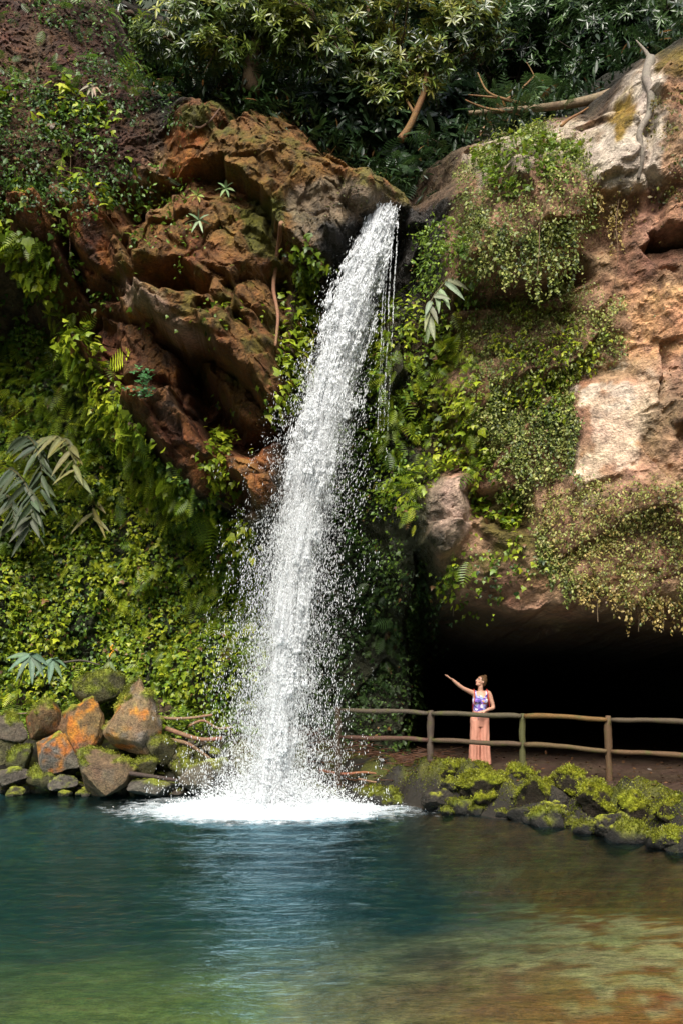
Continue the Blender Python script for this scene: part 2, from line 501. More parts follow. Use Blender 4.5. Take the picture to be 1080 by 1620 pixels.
paint(pm([(676, 765), (740, 748), (746, 800), (738, 850), (700, 872), (674, 842)], 5, 10), (0.36, 0.255, 0.185))
paint(pm([(640, 620), (760, 640), (740, 700), (650, 700)], 14, 40), (0.105, 0.085, 0.016))
paint(pm([(760, 790), (850, 800), (850, 890), (770, 900)], 14, 40), (0.105, 0.080, 0.018))
# dark basalt, damp behind the fall; cave shade painted in as near black
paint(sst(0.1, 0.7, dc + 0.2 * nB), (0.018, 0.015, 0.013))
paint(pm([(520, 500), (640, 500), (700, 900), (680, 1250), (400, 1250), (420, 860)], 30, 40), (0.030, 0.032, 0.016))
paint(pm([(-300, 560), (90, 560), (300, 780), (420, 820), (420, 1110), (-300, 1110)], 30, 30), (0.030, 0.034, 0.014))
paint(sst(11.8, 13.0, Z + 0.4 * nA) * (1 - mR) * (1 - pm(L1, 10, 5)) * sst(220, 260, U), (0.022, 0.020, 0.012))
C *= (1 + 0.35 * nC)[..., None]
C = np.clip(C, 0.008, 0.7)


def grid_faces(ny, nx):
    i = np.arange((ny - 1) * nx).reshape(ny - 1, nx)[:, :-1].ravel()
    return np.stack([i, i + 1, i + nx + 1, i + nx], 1)


Pg = np.stack([X, Y, Z], -1)
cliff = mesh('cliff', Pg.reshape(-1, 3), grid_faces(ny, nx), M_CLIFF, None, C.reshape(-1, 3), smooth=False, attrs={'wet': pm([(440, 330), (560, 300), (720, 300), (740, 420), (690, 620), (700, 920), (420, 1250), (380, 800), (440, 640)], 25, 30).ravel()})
tag(cliff, 'orange brown volcanic cliff with overhangs and a black cave around the waterfall', 'cliff', kind='structure')


qx, qz = np.meshgrid(np.arange(-45, 46, 0.6), np.arange(0, 1.001, 0.012))
qy = 27.5 + qz * 16 + 1.2 * fbm(qx * .25, qz * 5, 0, 4, 33); qh = 16.5 + qz * 26 + 1.0 * fbm(qx * .3, qz * 6, 4, 4, 34)
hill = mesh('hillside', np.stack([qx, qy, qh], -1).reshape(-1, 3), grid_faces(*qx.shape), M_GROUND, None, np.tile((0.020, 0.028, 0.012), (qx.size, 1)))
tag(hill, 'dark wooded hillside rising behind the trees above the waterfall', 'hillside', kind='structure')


def cliff_y(x, z):
    fx = np.clip((np.asarray(x, float) - gx[0]) / 0.024, 0, nx - 1.001)
    fz = np.clip((np.asarray(z, float) - gz[0]) / 0.024, 0, ny - 1.001)
    ix, iz = fx.astype(int), fz.astype(int)
    tx, tz = fx - ix, fz - iz
    return (Y[iz, ix] * (1 - tx) + Y[iz, ix + 1] * tx) * (1 - tz) + (Y[iz + 1, ix] * (1 - tx) + Y[iz + 1, ix + 1] * tx) * tz


def hit(px, py, lo=12.5, hi=32.0):
    """where the sight line through a photo position meets the cliff"""
    for D in np.arange(lo, hi, 0.03):
        p = W(px, py, D)
        if cliff_y(p[0], p[2]) <= D: return p
    return W(px, py, hi)


# ================================================================== GROUND, POOL BED
POOL = [(-9, 17.6), (-6.7, 18.8), (-4.5, 18.45), (-2.6, 18.35), (-1, 18.2), (0.2, 17.7), (1.1, 16.75), (2.1, 15.65), (3.14, 14.7), (3.88, 13.85), (4.29, 12.9), (4.7, 12.2), (5.3, 10), (5.6, 6), (4.5, 2.2), (-8, 2.0), (-10, 6), (-10, 12)]
hx = np.concatenate([np.arange(-60, -12, 2.0), np.arange(-12, 9, 0.07), np.arange(9, 61, 2.0)])
hy = np.concatenate([np.arange(-60, -4, 2.0), np.arange(-4, 8, 0.2), np.arange(8, 22, 0.07), np.arange(22, 40.1, 1.0)])
GX, GY = np.meshgrid(hx, hy)


def ground_z(x, y):
    d = sdf(x + 0.15 * fbm(x * 0.8, y * 0.8, 0.3, 3, 5), y + 0.15 * fbm(x * 0.8, y * 0.8, 4.3, 3, 6), POOL)
    front = sst(14.5, 6.0, y)
    rgt = sst(-0.5, 3.5, x) * (0.35 + 0.65 * sst(15, 9, y))
    cap = 1.15 - 0.72 * front - 0.62 * rgt * (1 - 0.6 * front)
    zin = -np.minimum(0.05 + 0.75 * np.maximum(d, 0), np.maximum(cap, 0.22)) + 0.10 * fbm(x * 0.9, y * 0.9, 2.2, 4, 8)
    o = np.maximum(-d, 0)
    right = sst(-0.8, 1.2, x)
    zr = 0.5 * sst(0.0, 0.75, o) + 0.06 * np.minimum(o, 3)
    zl = 0.55 * sst(0, 0.6, o) + 0.75 * np.clip(o - 0.3, 0, 3)
    zb = 0.9 * sst(0, 1.8, o) + 0.05 * np.minimum(o, 6)
    back = sst(6, 3, y)
    zo = (zr * right + zl * (1 - right)) * (1 - back) + zb * back
    sky_block = np.maximum(np.maximum(np.abs(x) - 13, -6 - y), 0)  # unseen slopes beside and behind the camera, raised to block low sky
    zo = zo + right * (1 - back) * sst(0.05, 0.3, o) * sst(1.15, 0.7, o) * (0.10 + 0.42 * np.maximum(fbm(x * 2.3, y * 2.3, 3.3, 4, 19), -0.2))
    zo = zo + np.minimum(sky_block * 1.5, 22) + 0.06 * fbm(x * 1.7, y * 1.7, 0.7, 4, 9) * sst(0.1, 0.6, o)
    return np.where(d > 0, np.minimum(zin, -0.03), zo), d


GZ, GD = ground_z(GX, GY)
nG = fbm(GX * 1.2, GY * 1.2, 1.0, 4, 101)
nG2 = fbm(GX * 5, GY * 5, 1.0, 4, 105)
C2 = np.empty(GX.shape + (3,)); C2[:] = (0.045, 0.026, 0.015)


def gp(m, c):
    global C2
    C2 = C2 * (1 - m[..., None]) + np.asarray(c) * m[..., None]


gp(sst(-0.4, -1.8, GX), (0.045, 0.032, 0.020))
gp(sst(1.15, 0.85, -GD + 0.15 * nG2) * sst(-0.2, 0.0, -GD) * (GY > 3), (0.016, 0.013, 0.009))
gp(sst(1.15, 0.85, -GD + 0.15 * nG2) * sst(-0.3, -0.45, GD) * (GY > 3) * sst(-0.1, 0.2, nG2 + nG), (0.060, 0.062, 0.009))
gp(np.maximum(sst(13, 15, np.abs(GX)), sst(-5, -8, GY)), (0.030, 0.040, 0.014))
pool_m = (GD > 0) * 1.0
gp(pool_m, (0.60, 0.46, 0.20))
gp(pool_m * sst(0.25, 0.45, nG2) * sst(12, 9, GY), (0.16, 0.12, 0.07))
gp(pool_m * sst(0.2, -1.6, GX + 0.9 * nG), (0.24, 0.28, 0.075))
gp(pool_m * sst(-0.1, 0.3, nG + 0.3 * nG2) * 0.6, (0.17, 0.16, 0.06))
gp(pool_m * sst(0.2, 2.6, GX + 1.2 * nG + 0.02 * GY) * sst(-0.6, -0.05, nG2 + nG), (0.40, 0.16, 0.030))
gp(pool_m * sst(7.2, 14.0, GY + 1.2 * nG + 0.25 * np.abs(GX + 1)) * sst(3.2, 1.2, GX + 0.6 * nG), (0.016, 0.076, 0.090))  # teal of light scattered in deep water, painted into the bed
gp(pool_m * sst(1.8, 0.3, GD) * sst(10, 13, GY) * sst(0, 2, GX), (0.09, 0.045, 0.018))
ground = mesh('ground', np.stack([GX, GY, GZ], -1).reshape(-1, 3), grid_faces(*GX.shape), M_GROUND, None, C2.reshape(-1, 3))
tag(ground, 'brown earth path, banks and sandy pool bed below the cliff', 'ground', kind='structure')

# ================================================================== WATER
FALL = np.array([W(u, v, D) for u, v, D in [(607, 333, 17.05), (588, 395, 16.82), (563, 465, 16.72), (540, 550, 16.66), (517, 640, 16.62), (494, 740, 16.6), (474, 840, 16.58), (458, 950, 16.56), (447, 1060, 16.55), (438, 1170, 16.55), (430, 1278, 16.55)]])
FALLW = np.array([17, 24, 29, 32, 35, 37, 36, 33, 30, 32, 42]) / F * 16.6     # half widths of the white core
bx, by = FALL[-1][0], FALL[-1][1]
wx = np.arange(-10.4, 6.2, 0.05)
wy = np.arange(1.6, 19.2, 0.05)
XW, YW = np.meshgrid(wx, wy)
rr_ = np.hypot((XW - bx), (YW - by) * 1.05) + 1e-6
HW = 0.020 * fbm(XW * 0.9, YW * 2.8, 0.0, 4, 201) + 0.010 * fbm(XW * 2.2, YW * 6.5, 3.0, 2, 205)
HW += (0.030 * np.sin(rr_ * 9 + 2.5 * fbm(XW * 0.9, YW * 0.9, 0, 3, 207)) * np.exp(-rr_ / 2.6) + 0.05 * fbm(XW * 4, YW * 4, 0, 4, 208) * np.exp(-(rr_ / 1.8) ** 2))
HW += 0.10 * np.exp(-(rr_ / 0.75) ** 2) * (1 + 0.8 * fbm(XW * 6, YW * 6, 0, 3, 209))
foam = np.exp(-(np.hypot((XW - bx + 0.05) / 2.35, (YW - by + 0.05) / 1.6) / 1.0) ** 1.7)
inside = sdf(XW, YW, POOL) > -0.45
fq = grid_faces(*XW.shape)
ok = inside.ravel()[fq].all(axis=1)
m, nt, out = newmat('pool_water')
gl = N(nt, 'ShaderNodeBsdfGlossy', Roughness=0.02); gl.inputs['Color'].default_value = (0.56, 0.87, 1, 1)  # blue skylight of the reflections put into the gloss colour
tp = N(nt, 'ShaderNodeBsdfTransparent'); tp.inputs['Color'].default_value = (0.93, 0.97, 0.96, 1)
bn = noise_fac(nt, 4.5, 6, 0.6, stretch=(0.6, 1.8, 1.0))
bn2 = noise_fac(nt, 17, 4, 0.55, stretch=(0.8, 1.6, 1.0))
bp = N(nt, 'ShaderNodeBump', Strength=0.36, Distance=0.06); L(nt, bn, 'Fac', bp, 'Height')
bp2 = N(nt, 'ShaderNodeBump', Strength=0.8, Distance=0.02); L(nt, bn2, 'Fac', bp2, 'Height'); L(nt, bp, 0, bp2, 'Normal')
L(nt, bp2, 0, gl, 'Normal')
fr = N(nt, 'ShaderNodeFresnel', IOR=1.6); L(nt, bp2, 0, fr, 'Normal')
ms = N(nt, 'ShaderNodeMixShader'); L(nt, fr, 0, ms, 0); L(nt, tp, 0, ms, 1); L(nt, gl, 0, ms, 2)
fa = N(nt, 'ShaderNodeAttribute', attribute_name='foam')
fn = noise_fac(nt, 4.2, 10, 0.8)
ad = N(nt, 'ShaderNodeMath', operation='ADD'); L(nt, fa, 'Fac', ad, 0); L(nt, fn, 'Fac', ad, 1)
mr = N(nt, 'ShaderNodeMapRange'); L(nt, ad, 0, mr, 'Value'); mr.inputs['From Min'].default_value = 0.78; mr.inputs['From Max'].default_value = 1.25
df = N(nt, 'ShaderNodeBsdfDiffuse'); df.inputs['Color'].default_value = (0.80, 0.86, 0.90, 1)
m2 = N(nt, 'ShaderNodeMixShader'); L(nt, mr, 0, m2, 0); L(nt, ms, 0, m2, 1); L(nt, df, 0, m2, 2)
L(nt, m2, 0, out, 'Surface')
va = N(nt, 'ShaderNodeVolumeAbsorption', Density=0.17); va.inputs['Color'].default_value = (0.0, 0.42, 0.34, 1)
L(nt, va, 0, out, 'Volume')
M_WATER = m
# closed body: rippled top, plain bottom
nv = XW.size
Vt = np.stack([XW, YW, HW], -1).reshape(-1, 3)
Vb = Vt.copy(); Vb[:, 2] = -5
ft = fq[ok]
fb = ft[:, ::-1] + nv
ed = np.concatenate([ft[:, [0, 1]], ft[:, [1, 2]], ft[:, [2, 3]], ft[:, [3, 0]]])
key = {}
for a, b in ed: key[(a, b)] = 1
side = np.array([(b, a, a + nv, b + nv) for (a, b) in key if (b, a) not in key])
used = np.unique(np.concatenate([ft.ravel(), fb.ravel()]))
remap = np.full(2 * nv, -1); remap[used] = np.arange(len(used))
Vall = np.vstack([Vt, Vb])[used]
fo = np.concatenate([foam.ravel(), foam.ravel() * 0])[used]
water = mesh('water', Vall, [remap[ft], remap[fb], remap[side]], M_WATER, None, None, True, {'foam': fo})
tag(water, 'rippled green and brown pool with white foam under the waterfall', 'water', kind='structure')

# ------------------------------------------------------------------ falling water
m, nt, out = newmat('white_water')
df = N(nt, 'ShaderNodeBsdfPrincipled', Roughness=0.35); df.inputs['Base Color'].default_value = (0.95, 0.96, 0.97, 1)
tr = N(nt, 'ShaderNodeBsdfTranslucent'); tr.inputs['Color'].default_value = (0.95, 0.97, 0.98, 1)
ms = N(nt, 'ShaderNodeMixShader'); ms.inputs[0].default_value = 0.6
L(nt, df, 0, ms, 1); L(nt, tr, 0, ms, 2); L(nt, ms, 0, out, 'Surface')
M_WHITE = m

cum = np.concatenate([[0], np.cumsum(np.linalg.norm(np.diff(FALL, axis=0), axis=1))]); cum /= cum[-1]


def fall_at(t):
    p = np.stack([np.interp(t, cum, FALL[:, k]) for k in range(3)], 1)
    q = np.stack([np.interp(np.clip(t + 0.02, 0, 1), cum, FALL[:, k]) - np.interp(np.clip(t - 0.02, 0, 1), cum, FALL[:, k]) for k in range(3)], 1)
    q /= np.linalg.norm(q, axis=1)[:, None]
    return p, q, np.interp(t, cum, FALLW)


SPI_V = np.array([(0, 0, -1), (1, 0, -0.1), (0, 1, -0.1), (-1, 0, -0.1), (0, -1, -0.1), (0, 0, 1)], float)
SPI_F = np.array([(0, 2, 1), (0, 3, 2), (0, 4, 3), (0, 1, 4), (5, 1, 2), (5, 2, 3), (5, 3, 4), (5, 4, 1)])


def drops(P, Dv, r, el):
    """spindle shaped drops: centre, direction, radius, elongation"""
    n = len(P)
    a = np.cross(Dv, np.array([0.3, 1.0, 0.2])); a /= np.linalg.norm(a, axis=1)[:, None]
    b = np.cross(Dv, a)
    th = rng.uniform(0, 6.28, n)[:, None]
    a, b = a * np.cos(th) + b * np.sin(th), -a * np.sin(th) + b * np.cos(th)
    V = P[:, None, :] + r[:, None, None] * (SPI_V[None, :, 0:1] * a[:, None] + SPI_V[None, :, 1:2] * b[:, None] - el[:, None, None] * SPI_V[None, :, 2:3] * Dv[:, None])
    Fq = SPI_F[None] + (np.arange(n) * 6)[:, None, None]
    return V.reshape(-1, 3), Fq.reshape(-1, 3)


def fall_drops(n_cl, per, t, lat, rmin, rmax, elr, cl_len, cl_w, jit=0.12):
    """clumps of drops strung along the direction of fall"""
    p, q, w = fall_at(t)
    sidev = np.cross(q, np.array([0, 1.0, 0])); sidev /= np.linalg.norm(sidev, axis=1)[:, None]
    c = p + sidev * (lat * w)[:, None]
    c[:, 1] += rng.normal(0, 1, n_cl) * np.minimum(w * 0.5, 0.30)
    k = np.repeat(np.arange(n_cl), per)
    along = rng.normal(0, 1, len(k)) * np.repeat(cl_len, per)
    ac = rng.normal(0, 1, (len(k), 2)) * np.repeat(cl_w, per)[:, None]
    P = c[k] + q[k] * along[:, None] + sidev[k] * ac[:, :1]
    P[:, 1] += ac[:, 1]
    Dv = q[k] + rng.normal(0, jit, (len(k), 3))
    Dv /= np.linalg.norm(Dv, axis=1)[:, None]
    r = rng.uniform(0, 1, len(k)) ** 2.2 * (rmax - rmin) + rmin
    el = rng.uniform(elr[0], elr[1], len(k))
    okm = (P[:, 2] > 0.0) & (P[:, 2] < 10.75)
    return drops(P[okm], Dv[okm], r[okm], el[okm])


wf = MB()
# comet shaped clumps: a dense head with a long tail of drops
def comets(n, t, lat, ln, wd, per, rmax):
    lat = lat + 0.40 * fbm(t * 16, 0, 0, 3, 741) * sst(.05, .3, t)
    kp = fbm(lat * 1.3, t * 13, 2.0, 3, 742) > 0.0 - 0.25 * sst(.3, .05, t)     # gaps between the falling clumps
    t, lat, ln, wd = t[kp], lat[kp], ln[kp], wd[kp]; n = len(t)
    p, q, w = fall_at(t)
    sidev = np.cross(q, np.array([0, 1.0, 0])); sidev /= np.linalg.norm(sidev, axis=1)[:, None]
    c = p + sidev * (lat * w)[:, None]; c[:, 1] += rng.normal(0, 1, n) * np.minimum(w * 0.45, 0.26)
    k = np.repeat(np.arange(n), per)
    s = rng.random(len(k)) ** 1.7
    P = c[k] - q[k] * (s * np.repeat(ln, per))[:, None]
    ww = np.repeat(wd, per) * (1.0 - 0.75 * s)
    P += sidev[k] * (rng.normal(0, 1, len(k)) * ww)[:, None]; P[:, 1] += rng.normal(0, 1, len(k)) * ww
    Dv = q[k] + rng.normal(0, 0.10, (len(k), 3)); Dv /= np.linalg.norm(Dv, axis=1)[:, None]
    r = (rng.random(len(k)) ** 2 * (rmax - 0.006) + 0.006) * (1 - 0.5 * s)
    ok_ = (P[:, 2] > 0) & (P[:, 2] < 10.72)
    return drops(P[ok_], Dv[ok_], r[ok_], rng.uniform(2.0, 5.5, len(k))[ok_])


n = 1500
t = rng.beta(0.85, 1.05, n)
v, f = comets(n, t, rng.normal(0, 0.50, n), 0.15 + 0.5 * rng.random(n), 0.008 + 0.030 * rng.random(n), 75, 0.0125); wf.add(v, f)
n = 850
t = rng.uniform(0.2, 1.0, n)
v, f = comets(n, t, rng.normal(0, 0.25, n), 0.2 + 0.6 * rng.random(n), 0.012 + 0.030 * rng.random(n), 95, 0.0135); wf.add(v, f)
# smooth upper tongue just below the lip
n = 900
t = rng.beta(0.9, 3.2, n) * 0.62
v, f = fall_drops(n, 40, t, rng.normal(0, 0.46, n), 0.004, 0.015, (2.5, 6.0), 0.10 + 0.06 * rng.random(n), 0.014 + 0.022 * rng.random(n), 0.06); wf.add(v, f)
# thin veil on the right of the tongue
for u0, u1, s in ((622, 606, 0.011), (630, 612, 0.009), (612, 597, 0.012), (616, 600, 0.008)):
    n = 420
    tt = np.sort(rng.random(n)) ** 0.9
    vv = 352 + tt * 330
    P = np.stack([W(u0 + (u1 - u0) * a ** 0.8 + rng.normal(0, 0.6), b, 16.95 - 0.2 * a) for a, b in zip(tt, vv)])
    P[:, 0] += 0.01 * fbm(tt * 6 + u0, 0, 0, 2, 3)
    Dv = np.tile(np.array([-0.08, -0.02, -1.0]), (n, 1)) + rng.normal(0, 0.04, (n, 3)); Dv /= np.linalg.norm(Dv, axis=1)[:, None]
    keep = rng.random(n) < (1 - tt * 0.5)
    v, f = drops(P[keep], Dv[keep], 0.62 * s * (1 - 0.55 * tt[keep]) * rng.uniform(0.6, 1.2, keep.sum()), rng.uniform(3, 8, keep.sum())); wf.add(v, f)
fall = wf.build('waterfall', M_WHITE)
# soft films of water between the drops: nested curved sheets with a streaked, half-clear material
m, nt, out = newmat('water_film')
def attr(n_): return N(nt, 'ShaderNodeAttribute', attribute_name=n_)
cv = N(nt, 'ShaderNodeCombineXYZ'); L(nt, attr('across'), 'Fac', cv, 0); L(nt, attr('along'), 'Fac', cv, 1)
mp1 = N(nt, 'ShaderNodeMapping'); mp1.inputs['Scale'].default_value = (9.0, 0.9, 1); L(nt, cv, 0, mp1, 'Vector')
mp2 = N(nt, 'ShaderNodeMapping'); mp2.inputs['Scale'].default_value = (34.0, 2.6, 1); L(nt, cv, 0, mp2, 'Vector')
na = N(nt, 'ShaderNodeTexNoise', Scale=1.0, Detail=5, Roughness=.6); L(nt, mp1, 0, na, 'Vector')
nb = N(nt, 'ShaderNodeTexNoise', Scale=1.0, Detail=5, Roughness=.7); L(nt, mp2, 0, nb, 'Vector')
sm_ = N(nt, 'ShaderNodeMath', operation='ADD'); L(nt, na, 'Fac', sm_, 0); L(nt, nb, 'Fac', sm_, 1)
mr = N(nt, 'ShaderNodeMapRange'); L(nt, sm_, 0, mr, 'Value'); mr.inputs['From Min'].default_value = .94; mr.inputs['From Max'].default_value = 1.16
mu = N(nt, 'ShaderNodeMath', operation='MULTIPLY'); L(nt, mr, 0, mu, 0); L(nt, attr('film'), 'Fac', mu, 1)
tp = N(nt, 'ShaderNodeBsdfTransparent')
df = N(nt, 'ShaderNodeBsdfDiffuse'); df.inputs['Color'].default_value = (.93, .95, .97, 1)
tl = N(nt, 'ShaderNodeBsdfTranslucent'); tl.inputs['Color'].default_value = (.93, .95, .97, 1)
dm = N(nt, 'ShaderNodeMixShader'); dm.inputs[0].default_value = .35; L(nt, df, 0, dm, 1); L(nt, tl, 0, dm, 2)
fm = N(nt, 'ShaderNodeMixShader'); L(nt, mu, 0, fm, 0); L(nt, tp, 0, fm, 1); L(nt, dm, 0, fm, 2); L(nt, fm, 0, out, 'Surface')
FV, FF, AL, AC, FI, nb_ = [], [], [], [], [], 0
T_ = np.linspace(0.0, 0.985, 150); A_ = np.linspace(-1, 1, 22)
for k in range(5):
    p, q, w_f = fall_at(T_)
    s_ = np.cross(q, np.array([0, 1.0, 0])); s_ /= np.linalg.norm(s_, axis=1)[:, None]
    wob = 0.10 * fbm(T_ * 9 + k * 5, k, 0, 3, 700 + k)
    V_ = p[:, None, :] + s_[:, None, :] * ((A_[None, :] * (0.82 + .12 * k) + wob[:, None]) * w_f[:, None])[:, :, None]
    V_[:, :, 1] += (k - 2) * 0.09 - 0.16 * (1 - A_[None] ** 2) * np.minimum(w_f / .3, 1)[:, None] + 0.05 * fbm(V_[:, :, 0] * 5, V_[:, :, 2] * 1.5, k, 3, 720)
    FV.append(V_.reshape(-1, 3)); FF.append(grid_faces(len(T_), len(A_)) + nb_); nb_ += V_.shape[0] * V_.shape[1]
    AL.append(np.repeat(T_ * 11.2 + k * 3.3, len(A_))); AC.append((A_[None] * w_f[:, None] + k * 7.7).ravel())
    FI.append(((1 - np.abs(A_[None]) ** 2.2) * (0.52 - 0.36 * T_[:, None]) * sst(0, .01, T_)[:, None] * (1 + 0 * w_f[:, None])).ravel())
film = mesh('water_film', np.concatenate(FV), FF, m, fall, None, True, {'along': np.concatenate(AL), 'across': np.concatenate(AC), 'film': np.concatenate(FI)})

tag(fall, 'tall white waterfall dropping from the dark rock lip into the pool', 'waterfall', kind='structure')

sp = MB()
n = 10500
t = rng.beta(1.9, 1.0, n) * 0.98 + 0.01
lat = rng.normal(0.0, 1.0, n) * (0.50 + 1.1 * t ** 1.3) * rng.choice((0.6, 1.0, 1.25), n) - 0.05
v, f = fall_drops(n, 7, t, lat, 0.0022, 0.0075, (2.0, 6.5), 0.03 + 0.10 * rng.random(n), 0.015 + 0.05 * rng.random(n), 0.2); sp.add(v, f)
# splash crown
n = 34000
a = rng.uniform(0, 6.28, n)
r_ = np.abs(rng.normal(0, 0.62, n))
zz = np.abs(rng.normal(0, 0.42, n)) * np.exp(-(r_ / 1.1) ** 2) + 0.01
P = np.stack([bx + 0.02 + r_ * np.cos(a) * 1.15, by + r_ * np.sin(a) * 0.8, zz], 1)
Dv = np.stack([np.cos(a) * 0.6, np.sin(a) * 0.6, rng.normal(0.3, 0.8, n)], 1); Dv /= np.linalg.norm(Dv, axis=1)[:, None]
v, f = drops(P, Dv, rng.uniform(0, 1, n) ** 2.5 * 0.010 + 0.003, rng.uniform(1, 2.6, n)); sp.add(v, f)
spray = sp.build('spray', M_WHITE)
tag(spray, 'fine white spray and splash around the foot of the waterfall', 'spray', kind='stuff')

# ================================================================== LEAVES
def leaf_t(kind):
    if kind == 'ivy':
        v = [(0, 0.38, 0.05), (0, 0, 0), (-.34, .0, -.05), (-.52, .34, -.08), (-.27, .46, 0), (-.14, .8, -.05), (0, 1.05, -.14), (.14, .8, -.05), (.27, .46, 0), (.52, .34, -.08), (.34, .0, -.05)]
        f = [(0, i, i + 1) for i in range(1, 10)] + [(0, 10, 1)]
    elif kind == 'oval':
        v = [(0, 0, 0), (.3, .45, -.06), (0, 1, -.12), (-.3, .45, -.06), (0, .45, .05)]
        f = [(0, 1, 4), (1, 2, 4), (2, 3, 4), (3, 0, 4)]
    elif kind == 'lance':
        v = [(0, 0, 0), (.13, .35, 0), (.1, .7, -.06), (0, 1, -.18), (-.1, .7, -.06), (-.13, .35, 0), (0, .35, -.05), (0, .7, -.1)]
        f = [(0, 1, 6), (0, 6, 5), (1, 2, 7), (1, 7, 6), (6, 7, 4), (6, 4, 5), (2, 3, 7), (7, 3, 4)]
    elif kind == 'fern':          # one frond: rachis with paired leaflets
        v, f = [], []
        for i in range(9):
            s = 0.10 + 0.10 * i
            ln = 0.30 * math.sin(math.pi * (0.18 + 0.80 * i / 9.0)) + 0.03
            for sg in (-1, 1):
                b = len(v)
                zz = -0.25 * s * s
                v += [(0, s - .02, zz), (sg * ln * .6, s + .02, zz - .03), (sg * ln * 1.15, s + .09, zz - .10), (sg * ln * .5, s + .062, zz - .02), (0, s + .02, zz)]
                f += [(b, b + 1, b + 3), (b + 1, b + 2, b + 3), (b, b + 3, b + 4)]
        b = len(v)
        v += [(-.03, .96, -.23), (.03, .96, -.23), (0, 1.08, -.30)]; f += [(b, b + 1, b + 2)]
    return np.array(v, float), np.array(f)


LT = {k: leaf_t(k) for k in ('ivy', 'oval', 'lance', 'fern')}


def frames(tip, nor):
    """rotation matrices with local +Y along tip and +Z close to nor"""
    t = tip / (np.linalg.norm(tip, axis=1)[:, None] + 1e-9)
    s = np.cross(t, nor); s /= np.linalg.norm(s, axis=1)[:, None] + 1e-9
    n = np.cross(s, t)
    return np.stack([s, t, n], 2)


def inst(kind, P, R, S, Cc, tipmul=1.0):
    v, f = LT[kind]
    n, k = len(P), len(v)
    V = P[:, None, :] + np.einsum('nij,kj->nki', R, v) * S[:, None, None]
    g = 0.85 + 0.3 * v[:, 1] * tipmul
    CC = Cc[:, None, :] * g[None, :, None]
    Fq = f[None] + (np.arange(n) * k)[:, None, None]
    return V.reshape(-1, 3), Fq.reshape(-1, f.shape[1]), CC.reshape(-1, 3)


def pick(pal, n, nz=None, dead_share=0.0):
    """colours between palette entries, jittered; nz steers along the palette"""
    pal = np.asarray(pal, float)
    k = (rng.random(n) if nz is None else np.clip(0.5 + nz * 0.9 + rng.normal(0, 0.22, n), 0, 0.999)) * (len(pal) - 1)
    i = np.clip(k.astype(int), 0, len(pal) - 2)
    t = (k - i)[:, None]
    c = pal[i] * (1 - t) + pal[i + 1] * t
    c = c * rng.uniform(0.7, 1.3, n)[:, None]
    dead = rng.random(n) < dead_share
    c[dead] = np.array((0.16, 0.085, 0.03)) * rng.uniform(0.4, 1.4, (dead.sum(), 1))
    return c


area = np.sqrt(1 + NXg ** 2 + NZg ** 2)
area = np.minimum(area, 5.0) * 0.024 ** 2


def scatter(mask, dens, thr=None, ns=1.0, seed=0):
    """points on the cliff with given density per square metre"""
    wgt = mask * area * dens
    if thr is not None:
        wgt = wgt * sst(thr - 0.12, thr + 0.12, fbm(X * ns, Y * ns, Z * ns, 4, 300 + seed))
    tot = wgt.sum()
    n = int(tot)
    cs = np.cumsum(wgt.ravel())
    idx = np.searchsorted(cs, rng.random(n) * cs[-1])
    iz, ix = idx // nx, idx % nx
    x = gx[ix] + rng.uniform(-.012, .012, n); z = gz[iz] + rng.uniform(-.012, .012, n)
    return np.stack([x, cliff_y(x, z), z], 1), NR[iz, ix]


def leafmass(mb, kind, P, Nn, size, pal, thick=0.12, droop=0.7, out=0.5, up=0.35, clump=1.6, cl_amp=0.22, seed=0, spread=0.7):
    n = len(P)
    if n == 0: return
    c = fbm(P[:, 0] * clump, P[:, 1] * clump, P[:, 2] * clump, 3, 400 + seed)
    c2 = fbm(P[:, 0] * 0.5, P[:, 1] * 0.5, P[:, 2] * 0.5, 3, 440 + seed)
    u = rng.random(n)
    off = 0.02 + thick * u + cl_amp * np.maximum(c, 0) * (0.4 + 0.6 * u)
    Q = P + Nn * off[:, None] + rng.normal(0, 0.015, (n, 3))
    tip = np.array([0, 0, -1.0]) * droop + Nn * out + rng.normal(0, spread, (n, 3))
    nor = Nn * 0.8 + np.array([0, -0.15, up]) + rng.normal(0, 0.35, (n, 3))
    R = frames(tip, nor)
    S = (size[0] + (size[1] - size[0]) * rng.random(n) ** 1.5) * np.where(rng.random(n) < 0.05, 1.6, 1.0)
    col = pick(pal, n, 0.55 * c2 + 0.35 * c + 0.25 * (u - 0.5), 0.03)
    v, f, cc = inst(kind, Q, R, S, col)
    mb.add(v, f, cc)


G_YEL = [(0.022, 0.052, 0.006), (0.095, 0.16, 0.008), (0.20, 0.265, 0.012), (0.34, 0.37, 0.022)]
G_MID = [(0.020, 0.052, 0.009), (0.055, 0.12, 0.013), (0.11, 0.19, 0.018), (0.18, 0.25, 0.025)]
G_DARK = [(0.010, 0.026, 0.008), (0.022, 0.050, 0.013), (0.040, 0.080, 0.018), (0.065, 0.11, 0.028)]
G_GREY = [(0.036, 0.058, 0.012), (0.10, 0.135, 0.026), (0.19, 0.225, 0.046), (0.33, 0.34, 0.095)]
G_DRY = [(0.085, 0.052, 0.014), (0.17, 0.115, 0.030), (0.28, 0.21, 0.060), (0.40, 0.30, 0.10)]
G_OLIVE = [(0.045, 0.052, 0.012), (0.085, 0.092, 0.014), (0.14, 0.135, 0.018)]


def pmask(poly, w=12, amp=30):
    return sst(-w, w, sdf(U, Vv, poly) + amp * nB + amp * 0.6 * nA)


block = sst(6, -6, sdf(U, Vv, [(672, 762), (742, 744), (748, 800), (738, 852), (700, 875), (670, 842)]))
front = block * (Y < 24) * (1 - sst(0.2, 0.6, dc))

